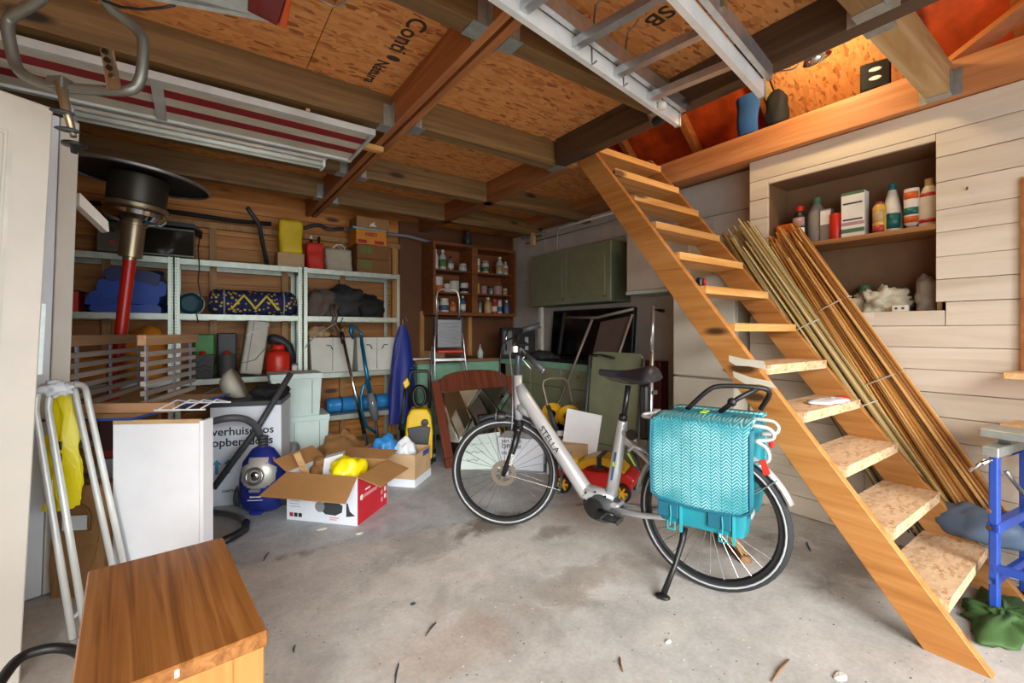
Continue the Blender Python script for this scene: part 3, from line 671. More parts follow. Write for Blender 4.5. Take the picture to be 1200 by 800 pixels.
# --- floor in front of the shelves
for i, (z0, h, dx, lab) in enumerate(((0, .475, .0, 'lower of two stacked mint storage boxes before the shelves'), (.477, .365, -.06, 'upper of two stacked mint storage boxes before the shelves'))):
    t = thing('mint_box', lab, 'box', (.79+dx, 4.36, z0), -.06, group='stacked mint storage boxes')
    MB().hexa([(-.18, -.17, 0), (.18, -.17, 0), (.18, .17, 0), (-.18, .17, 0)], [(-.2, -.18, h), (.2, -.18, h), (.2, .18, h), (-.2, .18, h)]).build('body', 'mint', t, bevel=.004)
    rbox(-.205, .205, -.185, .185, h-.045, h+.002).build('lid', 'mint', t, bevel=.004)
    for x in (-.08, .12): rbox(x-.0015, x+.0015, -.187, -.17, .02, h-.05).build('seam', 'grey', t)
vb = thing('moving_box', 'white cardboard moving box with black lettering behind the vacuum cleaner', 'box', (.37, 3.83, 0), R(-17))
plain('box_cool', 'dfe6ee', .6, var=.02); plain('blue_print', '4a9cc4', .6)
rbox(-.23, .21, -.2, .2, 0, .68).build('body', 'box_cool', vb, bevel=.003)
rbox(-.235, .215, -.205, .205, .68, .715).build('lid', 'dark_grey', vb, bevel=.004)
text('lettering', 'verhuisdoos', .078, 'print_black', vb, frame((-.22, -.2006, .485), (1, 0, 0), (0, 0, 1)), bold=.0012)
text('lettering', 'opbergdoos', .078, 'print_black', vb, frame((-.22, -.2006, .41), (1, 0, 0), (0, 0, 1)), bold=.0012)
text('lettering', 'CARTU', .024, 'print_black', vb, frame((-.16, -.2006, .09), (1, 0, 0), (0, 0, 1)), bold=.0006)
for x in (-.2, -.13):
    lg = MB(); lg.prism([(x, .22), (x+.02, .22), (x+.02, .285), (x+.04, .285), (x+.01, .32), (x-.02, .285), (x, .285)], 'y', -.2007, -.2); lg.build('print', 'blue_print', vb)
lg = MB(); lg.prism([(.12, .05), (.2, .05), (.2, .3), (.16, .31), (.12, .29)], 'y', -.2004, -.2)
lg.build('print', 'blue_print', vb)
# desk lamp shade lying on the box, dark bag
dl = thing('desk_lamp', 'cream desk lamp shade lying on the moving box', 'lamp', (.22, 3.86, .72), R(-20))
MB().lathe([(.03, -.05), (.06, -.045), (.1, .0), (.115, .055)], n=22, M=Matrix.Translation((0, 0, .085)) @ Matrix.Rotation(R(65), 4, 'Y')).build('shade', 'monitor_white', dl, smooth=True, solid=.003)
MB().tube([(-.08, 0, .075), (-.13, -.02, .05), (-.2, -.06, .02), (-.24, -.1, .01)], .006, 6).build('stem', 'steel', dl)
tag(lump((.47, 3.84, .716), (.13, .12, .055), .3, 2.4, 7).build('dark_cloth', 'black_matte', smooth=True), 'dark crumpled cloth on the lid of the moving box', 'cloth')
# ================================================================ left side and foreground
SA, CA = math.sin(R(35.4)), math.cos(R(35.4))
def PX(x, y, X=None, Y=None, Z=None, d=None):
    """a point of the room from where it shows in the photograph and one known coordinate (d = distance along the view)"""
    r, u = (x-600)/525., (389-y)/525.; a = (CA*r+SA, -SA*r+CA, u)
    if d is None:
        d = X/a[0] if X is not None else Y/a[1] if Y is not None else (Z-1.2)/a[2]
    return Vector((d*a[0], d*a[1], 1.2+d*a[2]))
# --- patio heater
hr = thing('patio_heater', 'tall patio heater with a red pole, chrome burner and dark reflector', 'heater', (-.52, 4.08, 0), rot=(R(2), R(5.5), 0))
plain('heater_red', 'cf2618', .3, var=.03); plain('heater_dark', '3f3a33', .4, .5); plain('brushed', 'a8997c', .3, .8)
MB().lathe([(.23, 0), (.24, .01), (.24, .04), (.2, .06), (.06, .08)], n=28).build('base', 'dark_grey', hr, auto=40)
MB().cyl((0, 0, .06), (0, 0, 1.72), .036, 20).build('pole', 'heater_red', hr, auto=40)
MB().lathe([(.04, 1.7), (.04, 1.72), (.066, 1.722), (.066, 1.94), (.075, 1.942), (.075, 1.96)], n=24).build('neck', 'brushed', hr, auto=40)
MB().lathe([(.07, 1.95), (.15, 1.97), (.175, 2.0), (.175, 2.03), (.16, 2.035)], n=32).build('burner_ring', 'chrome', hr, auto=30)
MB().lathe([(.165, 2.04), (.18, 2.05), (.18, 2.075), (.165, 2.085)], n=32).build('trim_ring', 'brushed', hr, auto=30)
MB().lathe([(.16, 2.085), (.165, 2.1), (.165, 2.27), (.14, 2.29)], n=32).build('emitter_screen', 'heater_dark', hr, auto=30)
MB().lathe([(.14, 2.29), (.30, 2.285), (.40, 2.268), (.405, 2.262), (.40, 2.275), (.2, 2.312), (.001, 2.33)], n=40).build('reflector', 'heater_dark', hr, smooth=True)
MB().lathe([(.398, 2.254), (.412, 2.258), (.412, 2.272), (.398, 2.276), (.398, 2.254)], n=40).build('rim', 'alu', hr, auto=30)
for i in range(6):
    a = i*math.pi/3; rbox(-.012, .012, -.004, .004, 1.955, 1.985).xf(Matrix.Rotation(a, 4, 'Z') @ Matrix.Translation((.12, 0, 0))).build('vent_tab', 'black', hr)
# --- loose door leaf and a stack of white boards behind it
dA = thing('door_leaf', 'white panelled door leaf leaning at the left edge', 'door', (-.483, 2.218, .002), rot=(0, R(2.4), R(27)))
b = MB(); b.box(-.82, 0, 0, .04, 0, 2.0); b.build('leaf', 'white_door', dA, bevel=.004)
def panel_frame(z0, z1, x0=-.74, x1=-.095):
    p = MB(); w = .012
    p.box(x0, x1, -.004, 0, z0, z0+w); p.box(x0, x1, -.004, 0, z1-w, z1); p.box(x0, x0+w, -.004, 0, z0+w, z1-w); p.box(x1-w, x1, -.004, 0, z0+w, z1-w); return p
plain('door_shadow_line', 'd8d4c8', .5)
panel_frame(1.02, 1.88).build('panel_moulding', 'door_shadow_line', dA); panel_frame(.15, .86).build('panel_moulding', 'door_shadow_line', dA)
rbox(-.72, -.115, -.006, 0, 1.04, 1.86).build('panel', 'white_door', dA, bevel=.003); rbox(-.72, -.115, -.006, 0, .17, .84).build('panel', 'white_door', dA, bevel=.003)
for z in (1.16, 1.21): rbox(.001, .006, .008, .032, z, z+.035).build('latch_plate', 'steel', dA)
rbox(-.005, .012, .005, .04, 1.05, 1.3).build('lock_plate', 'galv', dA)
dB = thing('board_stack', 'white boards standing upright behind the leaning door leaf', 'boards', (-.50, 2.925, .002), rot=(0, R(1.6), R(27)))
for i, (x0, x1, h) in enumerate(((-.066, 0, 2.2), (-.135, -.069, 2.2), (-.5, -.14, 2.2))): rbox(x0, x1, 0+i*.004, .05+i*.004, 0, h).build('board', 'cool_white' if i else 'white_door', dB, bevel=.003)
MB().prism([(0, 1.86), (.11, 1.75), (.115, 1.70), (.105, 1.70), (0, 1.80)], 'y', -.03, .03).build('bracket', 'white_paint', dB)
# --- tubular folding chairs, flat against each other
plain('tube_white', 'd9dbd6', .35, .2)
def chair_frame(off, lab):
    t = thing('folding_chair', lab, 'chair', (-.33+off, 2.5+off*.4, 0), group='white tubular folding chairs')
    O = Vector(t.location)
    def q(x, y, d): v = PX(x, y, d=d); v.x += off; v.y += off*.4; return v-O
    a0 = Vector((-.372+off, 2.36+off*.4, .012))-O; a1 = q(41, 480, 1.78); a2 = q(44, 462, 1.79); a3 = q(54, 454, 1.82); a4 = q(76, 451, 1.88); a5 = q(86, 455, 1.94); a6 = q(90, 470, 1.96); a7 = Vector((-.262+off, 2.60+off*.4, .012))-O
    MB().tube([a0, a0.lerp(a1, .5)]+cr([a1, a2, a3, a4, a5, a6], 3)+[a6.lerp(a7, .5), a7], .0125, 10).build('frame', 'tube_white', t, smooth=True)
    m1, m2 = a0.lerp(a1, .1), a7.lerp(a6, .1); MB().tube([m1, m2], .009, 8).build('stretcher', 'tube_white', t, smooth=True)
    for p in (a0, a7): MB().lathe([(.015, -.012), (.015, .02)], c=p, n=10).build('foot', 'grey', t)
chair_frame(0, 'white tubular folding chair, nearer of the folded pair by the door')
chair_frame(.034, 'white tubular folding chair, inner one of the folded pair by the door')
# --- yellow plastic bag, white rag, paper bag
def draped(name, label, cat, top, w, h, m, rz, seed, amp=.05, thick=.05):
    t = MB()
    def f(u, v):
        a = 2*math.pi*u; k = .35+.65*min(1, v*2.2); kk = k*(1-.35*max(0, v-.75)*4*.6)
        n_ = mn.noise(Vector((math.cos(a)*1.5+seed, math.sin(a)*1.5, v*3.4)))*amp+mn.noise(Vector((math.cos(a)*5+seed, math.sin(a)*5, v*7)))*amp*.4
        return Vector((w/2*kk*math.cos(a)+n_, thick*kk*math.sin(a)+n_*.7, -h*v))
    t.grid(f, 36, 16, wrap=True); n_ = 36
    for v in (0, 1): t.add([f(i/n_, v) for i in range(n_)], [tuple(range(n_))])
    o = t.build(name, m, loc=top, rz=rz, smooth=False); return tag(o, label, cat)
yb = draped('plastic_bag', 'bright yellow plastic bag hanging on the folding chairs', 'bag', PX(74, 456, d=1.96), .115, .52, 'bright_yellow', R(-35), 4, .035, .04)
for zq in (-.25, -.30): rbox(.035, .05, -.062, -.055, zq, zq+.035).build('print', 'dark_grey', yb)
rbox(-.03, .01, -.058, -.054, -.42, -.38).build('print', 'print_white', yb)
tag(lump(PX(66, 455, d=1.82), (.05, .035, .03), .5, 2.6, 6, floor=False).build('white_rag', 'cool_white', smooth=True), 'crumpled white rag tied over the chair tubes', 'rag')
plain('kraft', '9d7446', .8, var=.08, bmp=.2)
kb = thing('paper_bag', 'tall brown kraft paper bag with a cut-out handle beside the white cabinet', 'bag', (-.405, 2.86, 0), R(-28))
bb = MB()
def kf(u, v):
    a = 2*math.pi*u; ca, sa = math.cos(a), math.sin(a); k = mn.noise(Vector((ca*2, sa*2, v*4)))*.014+mn.noise(Vector((ca*6, sa*6, v*9)))*.005
    return Vector((.115*math.copysign(abs(ca)**.35, ca)*(1+.06*v)+k, .07*math.copysign(abs(sa)**.35, sa)*(1-.3*v)+k*.6, .5*v))
bb.grid(kf, 40, 14, wrap=True); bb.add([kf(i/40, 0) for i in range(40)], [tuple(range(40))]); bb.build('body', 'kraft', kb, solid=.002)
hp = arc((0, -.068, .36), .06, 0, 180, 10); MB().tube([(-.06, -.072, .3)]+[(-p[0], p[1], p[2]) for p in hp][:: 1]+[(.06, -.072, .3)], .009, 6, flat=.5).build('handle', 'cardboard_dark', kb, smooth=True)
rbox(-.05, .05, -.074, -.069, .305, .37).build('paper_inside', 'cool_white', kb)
tag(rbox(-.09, .09, -.015, .015, 0, .77).build('wooden_board', 'cardboard_dark', loc=(-.23, 3.12, 0), rz=R(-28)), 'brown wooden board upright behind the paper bag', 'board')
rs = thing('red_canister', 'dark red canister with a white label left of the white cabinet', 'canister', (-.36, 3.36, 0)); plain('maroon', '5b1a20', .4)
rbox(-.07, .07, -.05, .05, 0, .72).build('body', 'maroon', rs, bevel=.01); rbox(-.07, .07, -.053, -.0505, .32, .5).build('label', 'box_cool', rs); rbox(-.072, .072, -.054, -.0506, .51, .545).build('stripe', 'red', rs)
# --- white cabinet carcass with chipboard edges and blue edging
plain('panel_white', 'f5f8fb', .3, var=.015); plain('blue_edge', '27478f', .5); plain('chipboard', 'c8a878', .8)
cb = thing('white_cabinet', 'white chipboard cabinet carcass turned upright behind the oak table', 'cabinet', (-.10, 2.60, 0), R(-30.5))
rbox(-.232, .139, 0, .018, 0, .778).build('front_panel', 'panel_white', cb, bevel=.001)
rbox(.1425, .16, -.002, .075, 0, .79).build('side_panel', 'panel_white', cb); rbox(-.232, -.214, .018, .075, 0, .78).build('side_panel', 'panel_white', cb); rbox(-.214, .1425, .062, .075, 0, .78).build('back_panel', 'panel_white', cb)
rbox(-.232, .1425, 0, .018, .7785, .797).build('chipboard_edge', 'chipboard', cb)
tp = thing('table_board', 'thin chipboard tabletop with a blue edge under the slatted rack', 'tabletop', (-.2, 3.0, .80), R(-30.5))
rbox(-.38, .14, -.3, .52, 0, .006).build('board', 'chipboard', tp)
e = MB(); e.box(-.382, .142, -.304, -.3, -.002, .009); e.build('edge_band', 'blue_edge', tp); rbox(.14, .144, -.3, .52, -.002, .009).build('edge_band', 'blue_edge', tp)
rbox(-.36, -.33, .46, .5, -.798, 0).build('leg', 'tube_white', tp); rbox(-.34, -.31, -.1, -.07, -.798, 0).build('leg', 'tube_white', tp)
# --- slatted wooden rack panels standing on the board
wood('slat', '8c7f74', 'b0a396', 'c6b9a8', 'x', knots=False); wood('slat_rail', '8f6a4a', 'b58c66', 'caa37e', 'x', knots=False); plain('webbing', '8d94a4', .6)
def rack(p0, p1, n_, lab, bats, zb=.807, zt=1.165, rail=True):
    v = Vector((p1[0]-p0[0], p1[1]-p0[1])); L = v.length; t = thing('slatted_rack', lab, 'rack', (p0[0], p0[1], zb), math.atan2(v.y, v.x), group='slatted wooden rack panels')
    H = zt-zb; sl = rbox(0, L, -.012, .012, 0, .026).mesh('slat', 'slat')
    for i in range(n_):
        o = bpy.data.objects.new('slat', sl); col.objects.link(o); o.parent = t; o.location = (0, 0, .006+(H-.10)*i/(n_-1))
    for k in bats: rbox(L*k-.012, L*k+.012, -.004, .004, .02, H-.01).build('batten', 'webbing', t)
    rbox(-.02, L+.03, -.02, .02, H-.035, H+.02).build('top_rail', 'slat_rail', t, bevel=.003)
    return t
a0 = PX(78, 470, Z=.842); 
rack((-.505, 2.98), (-.29, 4.05), 6, 'slatted wooden rack panel in front of the red heater pole', (.12, .5, .92))
rack((-.215, 3.02), (-.0, 3.72), 6, 'slatted wooden rack panel above the wire rack, farther right', (.05, .55, .92))
fr = thing('wooden_board', 'reddish wooden board lying along the front of the slatted racks', 'board', (-.3, 2.88, .807), R(-30.5)); rbox(-.26, .27, -.018, .018, .002, .05).build('board', 'slat_rail', fr, bevel=.003)
# --- white wire rack
wr_ = thing('wire_rack', 'small white wire rack on the cabinet corner', 'rack', PX(228, 474, Z=.85)-Vector((0, 0, .012)), R(-30))
for y in (-.11, .11): MB().tube([(-.11, y, .006), (.11, y, .006)], .004, 6).build('rail', 'cool_white', wr_)
for x in (-.09, -.03, .03, .09): MB().tube([(x, -.11, .01), (x+.01, 0, .035), (x, .11, .01)], .0035, 6).build('wire', 'cool_white', wr_)
# --- oak side table
wood('oak', '63391a', '94602f', 'b07a44', 'y', rough=.25, grain=34, knots=False, var=.02)
wood('oak_leg', '96622c', 'b07c40', 'c39356', 'z', rough=.4, grain=14, knots=False, var=.02)
ok = thing('oak_table', 'low oak table with a shiny top in the left foreground', 'table', (-.055, 1.49, 0), R(5.5))
rbox(-.168, .168, -.318, .318, .463, .5).build('tabletop', 'oak', ok, bevel=.004)
for sx in (-1, 1):
    for sy in (-1, 1): rbox(min(sx*.162, sx*.1), max(sx*.162, sx*.1), min(sy*.31, sy*.25), max(sy*.31, sy*.25), 0, .462).build('leg', 'oak_leg', ok, bevel=.003)
for sy in (-1, 1): rbox(-.1, .1, min(sy*.3, sy*.28), max(sy*.3, sy*.28), .395, .462).build('apron', 'oak_leg', ok)
for sx in (-1, 1): rbox(min(sx*.155, sx*.135), max(sx*.155, sx*.135), -.25, .25, .395, .462).build('apron', 'oak_leg', ok)
rbox(-.1, .1, -.27, .27, .12, .135).build('lower_shelf', 'board_light', ok); rbox(-.008, .0, -.3190, -.3182, .476, .492).build('paint_chip', 'cool_white', ok)
# --- hose lower left
tag(MB().tube(cr([PX(-25, 840, Z=.32), PX(2, 796, Z=.34), PX(22, 772, Z=.35), PX(45, 762, Z=.35), PX(70, 759, Z=.34), PX(92, 765, Z=.3), PX(110, 790, Z=.2), PX(112, 815, Z=.12)]), .013, 10).build('black_hose', 'black', smooth=True), 'black hose arching beside the oak table at the left edge', 'hose')
# --- vacuum cleaner with hose and pipe
vc = thing('vacuum_cleaner', 'blue canister vacuum cleaner standing upright before the moving box', 'vacuum', (.385, 3.46, .0), R(-30))
plain('vac_blue', '1d2a78', .25, coat=.5); plain('vac_silver', 'b9b6ae', .35, .25); plain('hose_grey', '55585c', .4)
def ve(q, u, v):
    q.y *= .8 if q.y > 0 else 1.; return q
MB().lathe([(.10, .0), (.14, .03), (.155, .1), (.15, .22), (.125, .33), (.07, .41), (.035, .43)], n=28, sy=.72).build('body', 'vac_blue', vc, smooth=True)
MB().lathe([(.06, .15), (.125, .17), (.132, .22), (.118, .30), (.08, .365), (.02, .385)], c=(0, -.022, 0), n=28, sy=.7).build('silver_cover', 'vac_silver', vc, smooth=True)
rg = MB(); rg.tube([(.05*math.cos(a), -.128+.012*math.sin(a), .26+.048*math.sin(a)) for a in [i*math.pi/10 for i in range(20)]], .009, 8, closed=True); rg.build('dial_ring', 'steel', vc, smooth=True)
MB().ell((0, -.122, .26), (.03, .015, .03)).build('dial', 'chrome', vc, smooth=True)
rbox(-.035, .035, -.135, -.11, .155, .175).build('handle_grip', 'grey', vc, bevel=.006)
for s in (-1, 1): MB().lathe([(.001, -.02), (.07, -.02), (.075, 0), (.07, .02), (.001, .02)], n=24, M=Matrix.Translation((s*.15, .02, .09)) @ Matrix.Rotation(R(90), 4, 'Y')).build('wheel', 'dark_grey', vc, auto=40)
rbox(-.04, .04, -.12, -.06, .0, .03).build('bumper', 'vac_blue', vc, bevel=.01)
rbox(-.035, .035, -.1145, -.105, .118, .124).build('print', 'print_white', vc)
rbox(-.05, .045, -.1145, -.105, .098, .101).build('print', 'print_white', vc)
Vi = Matrix.Rotation(R(30), 4, 'Z') @ Matrix.Translation((-.385, -3.46, 0))
def vl(*a, **k): return Vi @ PX(*a, **k)
MB().tube(cr([(0, 0, .42), vl(305, 512, d=3.08), vl(302, 503, d=3.05), vl(295, 495, d=3.0), vl(283, 490, d=2.92), vl(265, 490, d=2.86), vl(245, 495, d=2.85)]), .023, 12).build('hose', 'hose_grey', vc, smooth=True)
cu_ = MB()
for i in range(4): cu_.lathe([(.03, .42+i*.02), (.033, .428+i*.02), (.03, .436+i*.02)], n=16)
cu_.build('hose_cuff', 'dark_grey', vc, smooth=True)
tag(MB().tube([PX(250, 572, d=2.95), PX(300, 504, d=3.1), PX(341, 437, d=3.25)], .021, 12).build('vacuum_pipe', 'dark_grey', smooth=True), 'dark grey vacuum pipe leaning diagonally over the moving box', 'pipe')
ct = thing('chair_runner', 'grey steel tube foot with a black rubber end on the floor beside the cabinet', 'tube', PX(285, 608, Z=0))
O_ = Vector(ct.location)
MB().tube([PX(240, 600, Z=.03)-O_, PX(265, 601, Z=.03)-O_, PX(281, 606, Z=.03)-O_, PX(288, 613, Z=.03)-O_], .02, 12).build('tube', 'steel', ct, smooth=True)
MB().tube([PX(288, 612, Z=.03)-O_, PX(287, 620, Z=.028)-O_, PX(274, 628, Z=.028)-O_, PX(255, 637, Z=.028)-O_], .023, 12).build('rubber_end', 'black', ct, smooth=True)
# --- open red and white box
bx_ = thing('open_box', 'open red and white appliance box with brown flaps and packing inside', 'box', (.80, 3.13, 0), R(-47.5))
plain('box_red', 'c01f2c', .5); plain('flap', 'b08350', .7, var=.04); plain('print_pale', 'd98a90', .6)
# local x along the white front (left to right), y into the box
L_, D_, H_ = .25, .195, .30
c = MB(); c.mi = 0; c.box(-L_, L_, -D_, -D_+.004, 0, H_); c.mi = 1; c.box(L_-.004, L_, -D_+.004, D_-.004, 0, H_); c.mi = 0; c.box(-L_, -L_+.004, -D_+.004, D_-.004, 0, H_); c.box(-L_, L_, D_-.004, D_, 0, H_); c.mi = 2; c.box(-L_+.004, L_-.004, -D_+.004, D_-.004, 0.002, .006); c.box(-L_+.0045, L_-.0045, -D_+.0045, -D_+.006, 0.006, H_); c.box(-L_+.0045, L_-.0045, D_-.006, D_-.0045, .006, H_)
c.build('body', ['box_cool', 'box_red', 'flap'], bx_)
def flap(hinge_a, hinge_b, out, w, drop, inset=.0):
    a, b_ = Vector(hinge_a), Vector(hinge_b); o = Vector(out); q = (b_-a).normalized()*inset
    f = MB(); e1, e2 = a+o*w+Vector((0, 0, drop))-q, b_+o*w+Vector((0, 0, drop))+q; up = Vector((0, 0, .004))
    f.hexa([a, b_, e2, e1], [a+up, b_+up, e2+up, e1+up]); f.build('flap', 'flap', bx_)
flap((-L_, -D_, H_), (L_, -D_, H_), (0, -1, 0), .19, -.09, .04); flap((L_, -D_, H_), (L_, D_, H_), (1, 0, 0), .16, -.05, -.0)
flap((L_, D_, H_), (-L_, D_, H_), (0, 1, 0), .15, .03, 0); flap((-L_, D_, H_), (-L_, -D_, H_), (-1, 0, 0), .10, .07, 0)
# print on the front and side
pm = MB(); pm.prism([(.0, .075), (.03, .055), (.1, .052), (.145, .075), (.15, .115), (.12, .135), (.03, .135), (0, .11)], 'y', -D_-.001, -D_); pm.build('print', 'dark_grey', bx_)
MB().lathe([(.001, 0), (.034, 0), (.034, .001), (.001, .001)], n=18, M=Matrix.Translation((-.01, -D_-.0015, .10)) @ Matrix.Rotation(R(90), 4, 'X')).build('print', 'grey', bx_)
MB().prism([(.175, .05), (.235, .06), (.2, .085), (.185, .135), (.175, .135)], 'y', -D_-.001, -D_).build('print', 'dark_grey', bx_)
for i, m in enumerate(('print_red', 'print_black', 'print_black')): rbox(-.228+i*.032, -.203+i*.032, -D_-.001, -D_, .022, .047).build('print', m, bx_)
for i in range(4): rbox(-.228, -.15-.01*(i % 2), -D_-.001, -D_, .085+i*.018, .088+i*.018).build('print', 'grey', bx_)
for zq, xq in ((.034, .125), (.022, .11)): rbox(.06, xq, -D_-.001, -D_, zq, zq+.006).build('print', 'print_pale', bx_)
rbox(L_, L_+.001, -.12, .05, .15, .172).build('print', 'print_pale', bx_); rbox(L_, L_+.001, -.1, -.04, .19, .2).build('print', 'print_white', bx_)
for i in range(3):
    rbox(L_, L_+.001, .1, .125, .04+i*.05, .07+i*.05).build('print', 'print_pale', bx_); rbox(L_, L_+.001, .145, .17, .05+i*.05, .08+i*.05).build('print', 'print_white', bx_)
MB().lathe([(.001, 0), (.018, 0), (.018, .001), (.001, .001)], n=16, M=Matrix.Translation((L_, -.145, .16)) @ Matrix.Rotation(R(90), 4, 'Y')).build('print', 'print_white', bx_)
# contents
Bx = Matrix.Translation((.80, 3.13, 0)) @ Matrix.Rotation(R(-47.5), 4, 'Z')
def inbox(x, y, z): return Bx @ Vector((x, y, z))
tag(lump(inbox(.10, -.06, .215), (.11, .085, .11), .3, 2, 8).build('yellow_bag', 'bright_yellow', smooth=True), 'bright yellow knotted plastic bag in the open box', 'bag')
tag(rbox(-.02, .02, -.008, .008, 0, .26).xf(Matrix.Rotation(R(-28), 4, 'Y')).build('wooden_stick', 'board_light', loc=inbox(-.13, -.1, .17), rz=R(-47.5)), 'pale wooden stick poking out of the open box', 'stick')
tag(MB().hexa([(-.06, -.04, 0), (.06, -.04, 0), (.06, .04, 0), (-.06, .04, 0)], [(-.04, -.05, .17), (.08, -.04, .2), (.07, .04, .2), (-.05, .03, .17)]).build('polystyrene_block', 'cool_white', loc=inbox(-.05, .0, .19), rz=R(-30)), 'white polystyrene packing block in the open box', 'packing')
tag(lump(inbox(-.13, .07, .2), (.1, .09, .09), .4, 2.5, 12).build('packing_paper', 'cardboard', smooth=True), 'brown crumpled packing paper in the open box', 'paper')
# --- pale box behind with shoes
wb_ = thing('shoe_carton', 'open tan and white carton with blue plastic packs behind the red box', 'box', (1.33, 3.55, 0), R(-47))
c = MB(); L2, D2, H2 = .26, .16, .25
c.mi = 0; c.box(-L2, L2, -D2, -D2+.004, .06, H2); c.box(L2-.004, L2, -D2+.004, D2-.004, .06, H2); c.box(-L2, -L2+.004, -D2+.004, D2-.004, .06, H2); c.box(-L2, L2, D2-.004, D2, .06, H2)
c.mi = 1; c.box(-L2-.003, L2+.003, -D2-.003, D2+.003, 0, .06); c.build('body', ['cardboard_pale', 'box_cool'], wb_)
rbox(L2, L2+.002, .0, .12, .2, .24).build('label', 'blue_edge', wb_)
tag(lump((1.27, 3.56, .14), (.12, .09, .14), .35, 2.4, 15).build('blue_pack', 'blue_pack', smooth=True), 'blue and white plastic pack in the tan carton', 'pack')
tag(lump((1.40, 3.47, .14), (.09, .07, .12), .3, 2.4, 18).build('white_pack', 'cool_white', smooth=True), 'white plastic pack in the tan carton', 'pack')
tag(lump((1.36, 3.60, .2), (.07, .05, .06), .3, 2.4, 21).build('orange_pack', 'orange_box', smooth=True), 'small orange pack on top in the tan carton', 'pack')
# ================================================================ bicycle
plain('bike_silver', 'c3c7c9', .28, .45, var=.02, coat=.4); plain('bike_grey', '4c535c', .35, .3); plain('tyre', '26282b', .75); plain('reflect', 'a9abaa', .4); plain('rim_black', '17181a', .35)
plain('saddle', '26272c', .38); plain('spoke', 'b9bcbe', .25, .9); plain('disc', '8f8578', .3, .8); plain('lens', 'dfe6ea', .1, 0, trans=.3); plain('rack_white', 'd3d4d2', .35, .3)
bk = thing('bicycle', 'silver low-step electric bicycle parked on its kickstand', 'bicycle', (1.972, 1.174, 0), math.atan2(2.32-1.174, 1.603-1.972))
RW = .335
SF = Matrix.Translation((1.13, 0, 0)) @ Matrix.Rotation(R(30), 4, 'Z') @ Matrix.Translation((-1.13, 0, 0))
def ring(R_, r, n=48, m=10, y=0, flat=1.):
    b = MB(); b.grid(lambda u, v: Vector(((R_+r*math.cos(2*math.pi*v))*math.cos(2*math.pi*u), y+r*flat*math.sin(2*math.pi*v), (R_+r*math.cos(2*math.pi*v))*math.sin(2*math.pi*u))), n, m, wrap=True); return b
sp = MB().tube([(0, 0, .03), (0, 0, RW-.05)], .0013, 4).mesh('spoke', 'spoke')
def wheel(name, loc, rz, disc):
    w = ring(RW-.021, .021).build(name, 'tyre', bk, smooth=True); w.location = loc; w.rotation_euler = (0, 0, rz)
    for s in (-1, 1): ring(RW-.026, .0045, y=s*.0195, flat=.35, m=8).build('reflective_stripe', 'reflect', w, smooth=True)
    b = MB(); b.lathe([(RW-.05, -.013), (RW-.038, -.013), (RW-.036, 0), (RW-.038, .013), (RW-.05, .013), (RW-.058, 0), (RW-.05, -.013)], n=48, M=Matrix.Rotation(R(90), 4, 'X')); b.build('rim', 'rim_black', w, auto=35)
    b = MB(); b.lathe([(.001, -.055), (.012, -.055), (.014, -.03), (.03, -.028), (.03, -.022), (.018, -.018), (.018, .018), (.03, .022), (.03, .028), (.014, .03), (.012, .055), (.001, .055)], n=18, M=Matrix.Rotation(R(90), 4, 'X')); b.build('hub', 'steel', w, auto=40)
    if disc:
        b = MB(); b.lathe([(.05, -.001), (.078, -.001), (.078, .001), (.05, .001), (.05, -.001)], n=30, M=Matrix.Translation((0, .036, 0)) @ Matrix.Rotation(R(90), 4, 'X'))
        for i in range(5): b.box(.012, .055, -.006, .006, -.001, .001, M=Matrix.Translation((0, .036, 0)) @ Matrix.Rotation(R(90), 4, 'X') @ Matrix.Rotation(i*2*math.pi/5, 4, 'Z'))
        b.build('brake_disc', 'disc', w)
    for i in range(28):
        o = bpy.data.objects.new('spoke', sp); col.objects.link(o); o.parent = w
        s = 1 if i % 2 else -1; o.location = (0, s*.022, 0); o.rotation_euler = (s*R(3.6), i*2*math.pi/28, 0)
    return w
wheel('rear_wheel', (0, 0, RW), 0, False); hubf = SF @ Vector((1.2, 0, RW)); wheel('front_wheel', hubf, R(30), True)
def fender(name, hub, a0, a1, m, T, Rf=.362, w=.028, ext=None):
    b = MB()
    def f(u, v):
        a = R(a0+(a1-a0)*u); q = (v-.5)*2; rr = Rf-.014*q*q
        p = Vector((hub[0]+rr*math.cos(a), w*q, hub[2]+rr*math.sin(a))); return T @ p
    b.grid(f, 26, 7); return b.build(name, m, bk, smooth=True, solid=.002)
I4 = Matrix.Identity(4)
fender('front_fender', (1.2, 0, RW), 62, 200, 'bike_grey', SF); fender('rear_fender', (0, 0, RW), 10, 158, 'bike_silver', I4)
for hub, a, T in (((0, 0, RW), 140, I4), ((1.2, 0, RW), 195, SF)):
    b = MB()
    for s in (-1, 1): b.tube([T @ Vector((hub[0], s*.05, hub[2])), T @ Vector((hub[0]+.36*math.cos(R(a)), s*.03, hub[2]+.36*math.sin(R(a))))], .003, 6)
    b.build('fender_stay', 'spoke', bk)
